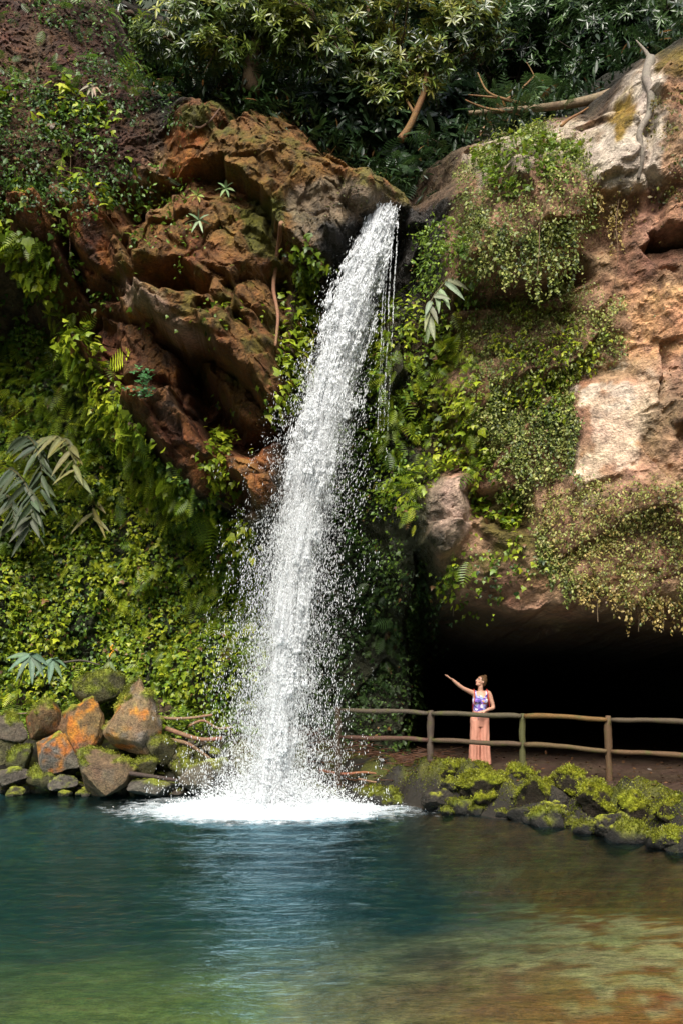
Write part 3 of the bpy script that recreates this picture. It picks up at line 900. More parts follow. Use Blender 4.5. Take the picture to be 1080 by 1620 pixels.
# --- leafy wall at the lower left
lw = MB()
mk = pmask([(-400, 770), (120, 745), (300, 780), (400, 822), (425, 1000), (385, 1110), (-400, 1120)]) * front
for kd, de, sz, pal, sd in (('ivy', 430, (0.055, 0.125), G_YEL, 1), ('ivy', 190, (0.05, 0.10), G_MID, 2), ('fern', 26, (0.22, 0.38), G_YEL, 3)):
    P, Nn = scatter(mk, de, -0.35 if kd == 'ivy' else 0.0, 1.1, sd)
    leafmass(lw, kd, P, Nn, sz, pal, 0.14, 0.8, 0.55, 0.5, 1.7, 0.30, sd, 0.6)
o = lw.build('ivy_cover', M_LEAF); tag(o, 'bright yellow green ivy covering the low wall behind the left boulders', 'ivy', kind='stuff')

lm = MB()
mk = pmask([(-400, 420), (60, 470), (100, 570), (170, 640), (300, 770), (330, 815), (-400, 800)]) * front
P, Nn = scatter(mk, 340, -0.15, 0.9, 4); leafmass(lm, 'ivy', P, Nn, (0.055, 0.12), G_MID, 0.14, 0.8, 0.5, 0.5, 1.5, 0.3, 4, 0.6)
P, Nn = scatter(mk, 70, 0.0, 0.9, 5); leafmass(lm, 'fern', P, Nn, (0.22, 0.4), G_YEL, 0.2, 0.6, 0.8, 0.7, 1.2, 0.3, 5, 0.5)
o = lm.build('fern_cover', M_LEAF); tag(o, 'mid green ferns on the shaded wall under the left overhang', 'ferns', kind='stuff')

# --- ivy along the rim of the left overhang
rm = MB()
def band(pts, w):
    d = np.full(U.shape, 1e9)
    for (ax, ay), (bx_, by_) in zip(pts[:-1], pts[1:]):
        ex, ey = bx_ - ax, by_ - ay
        t_ = np.clip(((U - ax) * ex + (Vv - ay) * ey) / (ex * ex + ey * ey), 0, 1)
        d = np.minimum(d, np.hypot(U - ax - ex * t_, Vv - ay - ey * t_))
    return sst(w, w * 0.4, d + 22 * nB)
mk = band([(-60, 330), (30, 380), (85, 430), (112, 500), (130, 575), (175, 640), (225, 700), (275, 750)], 27) * front
P, Nn = scatter(mk, 340, -0.12, 1.4, 6); leafmass(rm, 'ivy', P, Nn, (0.09, 0.19), [G_MID[2], G_YEL[1], G_YEL[2], G_YEL[3]], 0.22, 0.7, 0.7, 0.6, 1.6, 0.35, 6, 0.6)
P, Nn = scatter(mk, 34, -0.1, 1.4, 7); leafmass(rm, 'fern', P, Nn, (0.25, 0.42), G_YEL, 0.25, 0.6, 0.8, 0.7, 1.6, 0.35, 7, 0.5)
mk = band([(335, 720), (360, 800), (385, 870), (400, 960), (390, 1080)], 34) * front
P, Nn = scatter(mk, 220, -0.1, 1.4, 8); leafmass(rm, 'ivy', P, Nn, (0.08, 0.16), G_YEL, 0.2, 0.7, 0.7, 0.6, 1.6, 0.3, 8, 0.6)
mk = band([(486, 405), (482, 450), (470, 520), (455, 580), (450, 630)], 30) * front
P, Nn = scatter(mk, 330, -0.25, 1.4, 9); leafmass(rm, 'ivy', P, Nn, (0.09, 0.17), G_YEL, 0.2, 0.7, 0.7, 0.6, 1.6, 0.3, 9, 0.6)
o = rm.build('hanging_ivy', M_LEAF); tag(o, 'lit ivy trailing over the rim of the left rock overhang', 'ivy', kind='stuff')

# --- small shrubs on the upper left ledge and dotted over the rock
us = MB()
mk = pmask([(-300, 170), (40, 150), (110, 145), (190, 180), (195, 240), (230, 300), (160, 330), (60, 320), (-300, 320)]) * front
P, Nn = scatter(mk, 480, -0.2, 1.2, 10); leafmass(us, 'oval', P, Nn, (0.05, 0.11), [G_DARK[1], G_DARK[2], G_MID[1], G_MID[2]], 0.25, 0.5, 0.7, 0.7, 1.4, 0.4, 10, 0.8)
P, Nn = scatter(mk, 90, 0.0, 1.2, 11); leafmass(us, 'ivy', P, Nn, (0.09, 0.18), G_YEL, 0.25, 0.6, 0.7, 0.7, 1.4, 0.4, 11, 0.6)
mk = pmask([(215, 200), (290, 190), (300, 260), (280, 320), (230, 300)], 10, 24) * front
P, Nn = scatter(mk, 110, 0.12, 1.5, 12); leafmass(us, 'oval', P, Nn, (0.05, 0.11), [G_DARK[2], G_MID[1], G_MID[2], G_YEL[1]], 0.2, 0.5, 0.7, 0.7, 1.4, 0.35, 12, 0.8)
mk = pmask([(235, 280), (330, 270), (380, 330), (300, 420), (235, 400)], 10, 30) * front
P, Nn = scatter(mk, 60, 0.12, 1.8, 13); leafmass(us, 'oval', P, Nn, (0.05, 0.1), [G_MID[1], G_MID[2], G_YEL[1]], 0.12, 0.5, 0.7, 0.7, 1.4, 0.2, 13, 0.8)
mk = pmask([(60, 320), (230, 300), (230, 500), (100, 480)], 10, 30) * front
P, Nn = scatter(mk, 70, 0.18, 1.6, 14); leafmass(us, 'ivy', P, Nn, (0.07, 0.14), G_MID, 0.2, 0.7, 0.7, 0.7, 1.4, 0.3, 14, 0.6)
mk = pmask([(-300, 0), (170, 30), (260, 130), (100, 190), (-300, 200)], 10, 30) * front
P, Nn = scatter(mk, 40, 0.22, 1.2, 15); leafmass(us, 'oval', P, Nn, (0.05, 0.1), G_DARK, 0.15, 0.5, 0.7, 0.7, 1.4, 0.25, 15, 0.8)
mk = pmask([(200, 500), (450, 420), (450, 780), (380, 800)], 10, 30) * front
P, Nn = scatter(mk, 26, 0.22, 1.4, 16); leafmass(us, 'ivy', P, Nn, (0.06, 0.12), G_YEL, 0.12, 0.7, 0.7, 0.7, 1.4, 0.2, 16, 0.6)
mk = pmask([(260, 110), (540, 110), (640, 280), (450, 400), (280, 500)], 10, 20) * front
P, Nn = scatter(mk, 45, 0.16, 1.7, 17); leafmass(us, 'oval', P, Nn, (0.03, 0.07), G_OLIVE, 0.04, 0.5, 0.5, 0.7, 1.4, 0.1, 17, 0.8)
o = us.build('undergrowth', M_LEAF); tag(o, 'small dark leafy plants dotted over the brown upper left cliff', 'undergrowth', kind='stuff')

# --- right of the fall
rf = MB()
mk = pmask([(664, 370), (745, 345), (760, 470), (668, 468)], 8, 14) * front
P, Nn = scatter(mk, 520, -0.4, 1.4, 20); leafmass(rf, 'oval', P, Nn, (0.05, 0.10), [G_DARK[3], G_MID[2], G_MID[3], G_YEL[1]], 0.25, 0.6, 0.7, 0.6, 1.8, 0.35, 20, 0.8)
mk = pmask([(606, 490), (730, 480), (770, 640), (755, 830), (720, 900), (690, 850), (610, 780), (598, 700)], 10, 24) * front
P, Nn = scatter(mk, 330, -0.15, 1.3, 21); leafmass(rf, 'ivy', P, Nn, (0.05, 0.12), G_YEL, 0.2, 0.75, 0.6, 0.6, 1.7, 0.38, 21, 0.55)
P, Nn = scatter(mk, 60, 0.0, 1.3, 22); leafmass(rf, 'fern', P, Nn, (0.2, 0.36), G_YEL, 0.2, 0.7, 0.8, 0.7, 1.7, 0.3, 22, 0.5)
mk = pmask([(520, 560), (640, 560), (660, 860), (560, 880), (500, 760)], 10, 24) * front
P, Nn = scatter(mk, 260, -0.05, 1.2, 23); leafmass(rf, 'oval', P, Nn, (0.05, 0.12), G_MID, 0.25, 0.5, 0.7, 0.7, 1.5, 0.4, 23, 0.7)
mk = pmask([(690, 860), (760, 870), (860, 880), (770, 970), (700, 950)], 8, 20) * front
P, Nn = scatter(mk, 260, 0.0, 1.6, 24); leafmass(rf, 'ivy', P, Nn, (0.045, 0.10), G_YEL, 0.2, 0.8, 0.6, 0.6, 1.6, 0.3, 24, 0.5)
o = rf.build('ivy_curtain', M_LEAF); tag(o, 'yellow green ivy and ferns hanging beside the right edge of the waterfall', 'ivy', kind='stuff')

# --- dark wall behind the foot of the fall
db = MB()
mk = pmask([(380, 860), (640, 860), (700, 940), (690, 1100), (740, 1240), (380, 1260)], 14, 20) * (Y < 26)
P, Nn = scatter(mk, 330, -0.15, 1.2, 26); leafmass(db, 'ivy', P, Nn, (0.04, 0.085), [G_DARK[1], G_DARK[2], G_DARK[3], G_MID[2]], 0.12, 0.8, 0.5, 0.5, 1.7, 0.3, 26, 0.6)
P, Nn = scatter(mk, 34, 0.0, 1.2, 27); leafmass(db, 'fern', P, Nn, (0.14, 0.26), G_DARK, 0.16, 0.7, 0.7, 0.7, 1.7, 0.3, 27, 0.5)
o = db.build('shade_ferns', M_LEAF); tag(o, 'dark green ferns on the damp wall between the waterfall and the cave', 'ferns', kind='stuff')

# --- creepers over the right-hand rock
rc = MB()
mk = pmask([(735, 280), (800, 235), (860, 215), (925, 260), (935, 330), (900, 410), (840, 400), (780, 440), (740, 400)], 8, 18) * front
P, Nn = scatter(mk, 1300, -0.4, 1.4, 30); leafmass(rc, 'oval', P, Nn, (0.025, 0.07), G_GREY, 0.2, 0.8, 0.6, 0.6, 1.5, 0.38, 30, 0.7)
mk2 = pmask([(760, 250), (860, 220), (920, 250), (890, 300), (780, 320)], 8, 20) * front
P, Nn = scatter(mk2, 420, -0.25, 1.4, 31); leafmass(rc, 'ivy', P, Nn, (0.05, 0.11), [G_MID[2], G_YEL[1], G_YEL[2]], 0.25, 0.6, 0.7, 0.8, 1.5, 0.4, 31, 0.7)
mk = pmask([(755, 480), (900, 455), (985, 480), (985, 560), (905, 610), (905, 740), (880, 770), (800, 790), (745, 640)], 10, 26) * front
P, Nn = scatter(mk, 1500, -0.5, 1.2, 32); leafmass(rc, 'oval', P, Nn, (0.025, 0.068), G_GREY, 0.16, 0.8, 0.6, 0.6, 1.6, 0.3, 32, 0.7)
P, Nn = scatter(mk * pmask([(800, 520), (940, 520), (960, 600), (880, 660), (800, 640)], 10, 30), 520, -0.35, 1.2, 33); leafmass(rc, 'oval', P, Nn, (0.05, 0.11), G_YEL, 0.2, 0.7, 0.6, 0.7, 1.6, 0.35, 33, 0.7)
P, Nn = scatter(mk * pmask([(860, 440), (1000, 450), (990, 540), (860, 520)], 10, 30), 160, -0.1, 1.2, 34); leafmass(rc, 'oval', P, Nn, (0.03, 0.07), G_DRY, 0.1, 0.7, 0.5, 0.6, 1.6, 0.15, 34, 0.7)
mk = pmask([(735, 640), (830, 760), (850, 890), (780, 900), (735, 880)], 10, 26) * front
P, Nn = scatter(mk, 200, 0.0, 1.3, 35); leafmass(rc, 'ivy', P, Nn, (0.06, 0.13), G_YEL, 0.2, 0.7, 0.6, 0.7, 1.6, 0.3, 35, 0.6)
mk = pmask([(1035, 150), (1300, 150), (1300, 330), (1040, 320)], 8, 22) * front
P, Nn = scatter(mk, 480, -0.15, 1.3, 36); leafmass(rc, 'oval', P, Nn, (0.035, 0.08), [G_OLIVE[0], G_OLIVE[1], G_DRY[1], G_OLIVE[2]], 0.12, 0.8, 0.5, 0.6, 1.6, 0.2, 36, 0.7)
mk = pmask([(980, 470), (1300, 460), (1300, 640), (1010, 600)], 8, 30) * front
P, Nn = scatter(mk, 110, 0.1, 1.3, 37); leafmass(rc, 'oval', P, Nn, (0.03, 0.07), [G_OLIVE[1], G_DRY[0], G_DRY[1]], 0.1, 0.8, 0.5, 0.6, 1.6, 0.15, 37, 0.7)
mk = pmask([(930, 270), (1040, 290), (1040, 400), (930, 420)], 8, 30) * front
P, Nn = scatter(mk, 90, 0.12, 1.5, 38); leafmass(rc, 'oval', P, Nn, (0.04, 0.09), [G_OLIVE[1], G_DRY[1], G_YEL[1]], 0.15, 0.8, 0.5, 0.6, 1.6, 0.2, 38, 0.7)
o = rc.build('creeper', M_LEAF); tag(o, 'dense small leaved grey green creeper spread over the tan right rock', 'creeper', kind='stuff')

dc_ = MB()
mk = pmask([(835, 800), (900, 755), (980, 770), (1300, 750), (1300, 960), (1000, 960), (930, 930), (860, 900)], 10, 22) * front
P, Nn = scatter(mk, 1500, -0.45, 1.2, 40); leafmass(dc_, 'oval', P, Nn, (0.025, 0.068), [G_GREY[0], G_GREY[1], G_DRY[1], G_GREY[2], G_GREY[3], G_DRY[3]], 0.16, 0.8, 0.6, 0.6, 1.6, 0.3, 40, 0.7)
# hanging tails below the edge
def tails(mb, polyline, n, lmax, pal, size, D0=None):
    P0 = catmull(np.array([(a, b, 0) for a, b in polyline], float), 12)
    for i in range(n):
        k = rng.uniform(0, len(P0) - 1.001); j = int(k)
        u0, v0 = (P0[j] + (P0[j + 1] - P0[j]) * (k - j))[:2] + rng.normal(0, 6, 2)
        p = hit(u0, v0)
        ln = lmax * rng.random() ** 1.5 + 0.1
        m_ = int(ln / 0.022) + 3
        s = np.linspace(0, ln, m_)
        yy = np.minimum.accumulate(np.minimum(p[1], cliff_y(np.full(m_, p[0]), p[2] - s))) - 0.06
        Q = np.stack([p[0] + 0.03 * np.sin(s * 7 + i) + rng.normal(0, 0.022, m_), yy + rng.normal(0, 0.022, m_), p[2] - s], 1)
        tip = np.array([0, -0.4, -0.8]) + rng.normal(0, 0.7, (m_, 3))
        nor = np.array([0, -0.8, 0.4]) + rng.normal(0, 0.4, (m_, 3))
        v, f, cc = inst('oval', Q, frames(tip, nor), rng.uniform(*size, m_), pick(pal, m_, np.full(m_, rng.normal(0, 0.3))))
        mb.add(v, f, cc)
tails(dc_, [(900, 910), (950, 925), (1000, 945), (1040, 950), (1100, 940)], 70, 0.45, [G_GREY[1], G_DRY[1], G_DRY[2], G_DRY[3]], (0.04, 0.085))
tails(dc_, [(840, 820), (870, 880), (900, 910)], 30, 0.5, G_GREY, (0.04, 0.085))
tails(dc_, [(740, 330), (800, 370), (860, 370), (910, 350)], 90, 1.0, G_GREY, (0.04, 0.085))
tails(dc_, [(780, 600), (800, 660), (830, 650), (880, 640), (905, 660)], 120, 1.1, G_GREY, (0.04, 0.085))
tails(dc_, [(940, 280), (960, 330), (1000, 330)], 16, 0.7, G_DRY, (0.04, 0.08))
o = dc_.build('dry_creeper', M_LEAF); tag(o, 'faded tan and olive creeper hanging in tails above the cave mouth', 'creeper', kind='stuff')

us2 = MB()
mk = pmask([(-300, -40), (150, -20), (260, 100), (280, 190), (190, 230), (150, 320), (-300, 330)], 10, 26) * front
P, Nn = scatter(mk, 300, 0.0, 1.1, 70); leafmass(us2, 'oval', P, Nn, (0.045, 0.11), [G_DARK[1], G_DARK[2], G_MID[1], G_MID[2]], 0.22, 0.5, 0.7, 0.7, 1.4, 0.35, 70, 0.8)
P, Nn = scatter(mk, 14, 0.05, 1.1, 71); leafmass(us2, 'fern', P, Nn, (0.18, 0.36), G_MID, 0.2, 0.4, 0.8, 0.8, 1.4, 0.3, 71, 0.6)
P, Nn = scatter(mk, 30, -0.2, 1.1, 72); leafmass(us2, 'oval', P, Nn, (0.03, 0.08), [(0.12, 0.05, 0.02), (0.20, 0.10, 0.04), (0.05, 0.03, 0.015)], 0.03, 0.5, 0.2, 0.8, 1.4, 0.03, 72, 0.8)
o = us2.build('slope_plants', M_LEAF); tag(o, 'low green plants and fallen leaves on the dark soil slope at top left', 'undergrowth', kind='stuff')

# --- wooded slope behind the lip (dark undergrowth)
hu = MB()
mk = sst(11.2, 12.2, Z + 0.3 * nA) * (Y > 17.6) * sst(255, 320, U + 30 * nA) * (1 - sst(930, 1100, U) * 0.6)
P, Nn = scatter(mk, 150, -0.4, 0.8, 50); leafmass(hu, 'lance', P, Nn, (0.12, 0.30), [(0.006, 0.016, 0.005), (0.012, 0.030, 0.008), (0.026, 0.055, 0.013)], 0.5, 0.3, 0.6, 0.9, 0.8, 0.7, 50, 0.7)
P, Nn = scatter(mk, 26, 0.0, 0.8, 51); leafmass(hu, 'fern', P, Nn, (0.3, 0.6), G_DARK, 0.5, 0.1, 0.8, 0.9, 0.8, 0.7, 51, 0.6)
o = hu.build('forest_floor', M_LEAF); tag(o, 'dark undergrowth on the slope under the trees above the waterfall', 'undergrowth', kind='stuff')

# --- ground cover on the left bank
gc = MB()
def gscatter(n, x0, x1, y0, y1, f):
    x = rng.uniform(x0, x1, n); y = rng.uniform(y0, y1, n)
    z, d = ground_z(x, y)
    k = f(x, y, d) > rng.random(n)
    return np.stack([x, y, z], 1)[k]
P = gscatter(26000, -11, -1.6, 18.6, 21.5, lambda x, y, d: sst(-0.75, -1.05, d + 0.3 * fbm(x, y, 0, 3, 7)) * (1 - sst(-3.2, -1.6, x) * 0.7))
Nn = np.tile(np.array([0.0, -0.55, 0.83]), (len(P), 1))
leafmass(gc, 'ivy', P, Nn, (0.05, 0.11), [G_MID[1], G_MID[2], G_MID[3], G_YEL[2]], 0.28, 0.1, 0.4, 0.9, 1.6, 0.3, 60, 0.9)
P = P[rng.random(len(P)) < 0.05]
leafmass(gc, 'fern', P, np.tile(np.array([0.0, -0.55, 0.83]), (len(P), 1)), (0.2, 0.4), G_MID, 0.3, -0.1, 0.6, 0.9, 1.6, 0.3, 61, 0.9)
o = gc.build('ground_cover', M_LEAF); tag(o, 'fresh green ground cover behind the boulders on the left bank', 'ground cover', kind='stuff')

mg_ = MB()
P = gscatter(240000, -0.3, 8, 11.5, 18.4, lambda x, y, d: sst(-0.12, -0.3, d) * sst(-1.25, -1.0, d) * sst(-0.45, -0.15, fbm(x * 2.3, y * 2.3, 3.3, 4, 19)) * sst(0.6, 1.6, x))
n = len(P); tip = np.array([0, -.2, .8]) + rng.normal(0, .6, (n, 3))
v, f, cc = inst('oval', P, frames(tip, rng.normal(0, 1, (n, 3))), rng.uniform(.014, .036, n), pick([(0.06, 0.075, 0.008), (0.12, 0.13, 0.010), (0.21, 0.21, 0.016)], n, 0.7 * fbm(P[:, 0] * 3, P[:, 1] * 3, 0, 3, 9))); mg_.add(v, f, cc)
o = mg_.build('bank_moss', M_LEAF); tag(o, 'yellow green moss between the rocks along the right waterside', 'moss', kind='stuff')

# --- litter of dry leaves and twigs between fall and fence
lt = MB()
P = gscatter(5200, -2.2, 9, 12.5, 21, lambda x, y, d: sst(-0.15, -0.4, d) * (0.25 + 0.75 * sst(3.0, 0.5, x)))
n = len(P)
tip = rng.normal(0, 1, (n, 3)) * np.array([1, 1, 0.2]); nor = np.array([0, 0, 1.0]) + rng.normal(0, 0.4, (n, 3))
v, f, cc = inst('oval', P + np.array([0, 0, 0.02]), frames(tip, nor), rng.uniform(0.04, 0.1, n), pick([(0.03, 0.018, 0.01), (0.09, 0.045, 0.02), (0.17, 0.075, 0.03), (0.05, 0.06, 0.02)], n)); lt.add(v, f, cc)
P = gscatter(900, -2.2, 2.2, 17.0, 20, lambda x, y, d: sst(-0.15, -0.3, d))
for p in P:
    a = rng.uniform(-0.6, 0.6) + (math.pi if rng.random() < .5 else 0); l_ = rng.uniform(0.12, 0.5)
    d = np.array([math.cos(a), math.sin(a) * 0.8, rng.normal(0.05, 0.15)]) * l_
    v, f = tube([p + (0, 0, .02), p + d * .5 + (0, 0, .035), p + d + (0, 0, .025)], [0.008, 0.007, 0.004], 5); lt.add(v, f, np.array((0.12, 0.055, 0.03)) * rng.uniform(0.4, 1.5))
o = lt.build('leaf_litter', M_LEAF); tag(o, 'brown dead leaves and twigs on the earth between waterfall and railing', 'leaf litter', kind='stuff')

# ================================================================== TREES
def limb(mb, pts, r0, r1, c, seg=7, n=8):
    P = catmull(pts, n)
    P = P + 0.03 * r0 / 0.1 * np.stack([fbm(P[:, 0] * 2, P[:, 2] * 2, 0, 2, 1), fbm(P[:, 1] * 2, P[:, 2] * 2, 3, 2, 2), 0 * P[:, 0]], 1)
    v, f = tube(P, np.linspace(r0, r1, len(P)), seg)
    mb.add(v, f, c)


def rosettes(mb, C0, outv, nleaf, size, pal, kind='lance', lift=0.35, tone=None):
    n = len(C0)
    k = np.repeat(np.arange(n), nleaf)
    o = outv[k]
    a = np.cross(o, np.array([0.31, 0.2, 0.9])); a /= np.linalg.norm(a, axis=1)[:, None] + 1e-9
    b = np.cross(o, a)
    th = np.tile(np.arange(nleaf) * 2.4, n) + np.repeat(rng.uniform(0, 6.28, n), nleaf)
    rad = a * np.cos(th)[:, None] + b * np.sin(th)[:, None]
    tip = rad + o * (lift + rng.normal(0, 0.25, len(k)))[:, None] + np.array([0, 0, -0.18])
    nor = o + rng.normal(0, 0.2, (len(k), 3))
    S = rng.uniform(size[0], size[1], len(k))
    c = pick(pal, n, tone)[k] * rng.uniform(0.75, 1.25, len(k))[:, None]
    v, f, cc = inst(kind, C0[k] + rad * 0.01, frames(tip, nor), S, c)
    mb.add(v, f, cc)


def tree(name, label, base, lobes, n_ros, pal, size, trunk_r=0.14, nleaf=8, kind='lance', bark=(0.075, 0.048, 0.030), limbs=True, group=None, mat=None, trunk_pts=None, tone_k=0.6):
    """trunk with one limb to every foliage lobe; lobes are (centre, radii)"""
    t = empty(name, base)
    base = np.asarray(base, float)
    tb = MB()
    cen = np.mean([l[0] for l in lobes], axis=0)
    fork = trunk_pts[-1] if trunk_pts is not None else base + (cen - base) * 0.45
    tp = trunk_pts if trunk_pts is not None else [base - (0, 0, .2), base + (fork - base) * 0.5 + rng.normal(0, .08, 3), fork]
    limb(tb, tp, trunk_r, trunk_r * 0.7, bark, 9)
    for c, r in lobes:
        c = np.asarray(c, float)
        m_ = fork + (c - fork) * 0.5 + rng.normal(0, 0.18, 3)
        limb(tb, [fork, m_, c], trunk_r * 0.5, 0.02, bark, 6, 6)
        for _ in range(7):
            e = c + rng.normal(0, 0.55, 3) * np.asarray(r)
            limb(tb, [m_ + (c - m_) * rng.uniform(0.2, 0.9), (m_ + e) / 2 + rng.normal(0, .1, 3), e], 0.022, 0.006, bark, 5, 4)
    tb.build('trunk', M_BARK, t, origin=None).location = -base
    cb = MB()
    vol = np.array([np.prod(l[1]) ** 0.67 for l in lobes]); vol /= vol.sum()
    for (c, r), q in zip(lobes, vol):
        n = int(n_ros * q)
        d = rng.normal(0, 1, (n, 3)); d /= np.linalg.norm(d, axis=1)[:, None]
        rad = rng.random(n) ** 0.45
        sub = 1 + 0.35 * fbm(d[:, 0] * 1.7 + c[0], d[:, 1] * 1.7 + c[1], d[:, 2] * 1.7 + c[2], 3, 500)
        P = np.asarray(c) + d * (rad * sub)[:, None] * np.asarray(r)
        hole = fbm(P[:, 0] * 1.5, P[:, 1] * 1.5, P[:, 2] * 1.5, 3, 520)
        k = hole > -0.08
        P, d = P[k], d[k]
        ov = d * 0.7 + np.array([0, -0.25, 0.65]) + rng.normal(0, 0.25, d.shape); ov /= np.linalg.norm(ov, axis=1)[:, None]
        rosettes(cb, P, ov, nleaf, size, pal, kind, tone=tone_k * fbm(P[:, 0] * .9, P[:, 1] * .9, P[:, 2] * .9, 3, 530) + 0.25 * d[:, 2])
    o = cb.build('crown', mat or M_GLOSS, t); o.location = -base
    tag(t, label, 'tree', group)
    return t


G_RHO = [(0.016, 0.036, 0.008), (0.046, 0.080, 0.014), (0.115, 0.155, 0.022), (0.23, 0.24, 0.036)]
G_FOR = [(0.008, 0.020, 0.006), (0.018, 0.042, 0.010), (0.036, 0.074, 0.018), (0.068, 0.112, 0.032)]
G_LAU = [(0.012, 0.028, 0.012), (0.026, 0.052, 0.02), (0.05, 0.085, 0.034)]
w_ = W
tree('evergreen_tree', 'light olive leaved tree leaning over the rock left of the waterfall lip', w_(398, 128, 18.0),
     [(w_(300, 40, 17.6), (1.0, .8, .6)), (w_(380, 10, 17.8), (1.1, .9, .7)), (w_(470, 50, 17.6), (.95, .8, .6)), (w_(250, 62, 17.5), (.55, .5, .3)), (w_(340, 80, 17.3), (.7, .5, .25)), (w_(520, 90, 17.6), (.45, .5, .4)), (w_(430, -90, 18), (1.5, 1.2, .9))],
     2600, G_RHO, (0.11, 0.21), 0.19, trunk_pts=[w_(395, 150, 18.0), w_(402, 90, 18.0), w_(418, 25, 18.1)], bark=(0.07, 0.045, 0.02))
tree('evergreen_tree', 'bushy yellow tipped evergreen in the middle above the waterfall notch', w_(585, 235, 19.4),
     [(w_(560, 40, 18.6), (.9, .8, .6)), (w_(640, 50, 18.4), (1.0, .8, .65)), (w_(730, 50, 18.4), (.85, .7, .6)), (w_(600, 110, 18.5), (.8, .6, .5)), (w_(680, 100, 18.3), (.5, .5, .35)), (w_(600, -60, 19), (1.4, 1.0, .8)), (w_(760, 20, 18.5), (.5, .5, .5)), (w_(560, 140, 18.7), (.5, .5, .3)), (w_(610, 165, 18.5), (.55, .5, .22)), (w_(520, 60, 18.2), (.7, .5, .35)), (w_(670, 140, 18.4), (.4, .4, .2)), (w_(780, 70, 18.4), (.5, .4, .25))],
     3000, [G_RHO[0], G_RHO[1], G_RHO[2], (0.17, 0.17, 0.028), (0.24, 0.22, 0.04)], (0.11, 0.21), 0.10, bark=(0.085, 0.05, 0.025), group=None)
tree('laurel_bush', 'broad leaved dark bush drooping just right of the lip rock', w_(600, 275, 19.5),
     [(w_(560, 180, 18.9), (.7, .6, .6)), (w_(625, 190, 18.9), (.75, .6, .6)), (w_(690, 230, 19.2), (.7, .6, .5)), (w_(545, 140, 19.0), (.5, .5, .4)), (w_(700, 170, 19.6), (.7, .6, .5)), (w_(640, 250, 19.0), (.45, .4, .3))],
     900, G_LAU, (0.16, 0.34), 0.06, nleaf=7, kind='oval', bark=(0.06, 0.04, 0.025))
tree('forest_tree', 'dark green tree behind the notch with long drooping leaves', w_(800, 230, 23.0),
     [(w_(800, 60, 21.5), (1.2, 1.0, .8)), (w_(880, 30, 21.2), (1.3, 1.0, .8)), (w_(830, 120, 21.6), (1.1, .9, .6)), (w_(760, 120, 22), (.9, .8, .6)), (w_(850, -70, 22), (1.7, 1.2, .9)), (w_(700, -20, 22), (1.5, 1.1, .9))],
     3400, G_FOR, (0.12, 0.24), 0.20, bark=(0.04, 0.03, 0.02))
tree('forest_tree', 'dark green tree overhanging the pale rock at the right edge', w_(1010, 200, 21.0),
     [(w_(950, 50, 20.2), (1.1, .9, .8)), (w_(1030, 30, 19.8), (1.2, .9, .8)), (w_(920, 120, 20.5), (.9, .8, .45)), (w_(990, 110, 20.3), (.7, .7, .4)), (w_(1090, 20, 19.5), (1.2, .9, .8)), (w_(970, -80, 20.5), (1.7, 1.2, .9)), (w_(895, 150, 20.6), (.5, .5, .25))],
     3400, G_FOR, (0.11, 0.22), 0.20, bark=(0.04, 0.03, 0.02))
tree('forest_tree', 'tall dark tree furthest back behind the waterfall notch', w_(690, 170, 25.5),
     [(w_(650, 60, 24.5), (1.8, 1.0, 1.3)), (w_(760, 130, 24.5), (1.8, 1.0, 1.0)), (w_(900, 60, 24.5), (2.0, 1.0, 1.4)), (w_(1040, 80, 24.5), (2.0, 1.0, 1.4)), (w_(760, -40, 25), (2.4, 1.2, 1.4)), (w_(980, -60, 25), (2.6, 1.2, 1.4)), (w_(560, -20, 24.5), (1.8, 1.2, 1.4))],
     4200, [G_FOR[0], G_FOR[1], G_FOR[2]], (0.16, 0.32), 0.22, nleaf=7, bark=(0.03, 0.025, 0.018))
tree('forest_tree', 'dark tree half hidden behind the upper left soil slope', w_(200, 40, 22.5),
     [(w_(210, -30, 22), (1.6, 1.0, 1.0)), (w_(320, 60, 21.0), (1.4, .8, 1.2)), (w_(440, 80, 20.5), (1.4, .8, 1.2)), (w_(90, -80, 22), (1.6, 1.0, 1.0))],
     1500, [G_FOR[0], G_FOR[0], G_FOR[1]], (0.14, 0.28), 0.2, nleaf=7, bark=(0.03, 0.025, 0.018))
tree('rounded_bush', 'small round bush tucked against the pale rock top', w_(838, 205, 18.6),
     [(w_(838, 182, 18.4), (.42, .4, .24)), (w_(815, 186, 18.5), (.26, .3, .15))], 420, [G_FOR[1], G_FOR[2], G_FOR[3], G_RHO[2]], (0.06, 0.13), 0.03, nleaf=8)

# dead branches
def branch(name, label, lines, col, cat='branch', seg=8, group=None):
    mb = MB(); ori = np.asarray(lines[0][0][0])
    for pts, r0, r1 in lines: limb(mb, [np.asarray(p) for p in pts], r0, r1, col, seg, 8)
    o = mb.build(name, M_BARK, origin=ori)
    return tag(o, label, cat, group)

branch('fallen_log', 'pale bare log lying from the grey root towards the notch', [([w_(1000, 135, 17.4), w_(940, 157, 17.4), w_(880, 168, 17.6), w_(820, 174, 18.0), w_(740, 178, 18.4)], .11, .04)], (0.17, 0.125, 0.075), 'log')
branch('bare_branch', 'tangle of thin bare orange brown branches above the fallen log', [
    ([w_(830, 165, 18.0), w_(800, 158, 18.0), w_(770, 145, 18.0), w_(755, 115, 18.1)], .035, .012),
    ([w_(800, 158, 18.0), w_(825, 140, 18.0), w_(845, 120, 18.0), (w_(848, 116, 18.0))], .028, .01),
    ([w_(845, 122, 18.0), w_(838, 108, 18.0), w_(832, 98, 18)], .014, .006),
    ([w_(790, 155, 18.0), w_(760, 152, 18.0), w_(740, 150, 18.0)], .022, .008),
    ([w_(805, 178, 18.1), w_(770, 172, 18.1), w_(745, 163, 18.1), w_(735, 158, 18.1)], .03, .01)], (0.17, 0.095, 0.04))
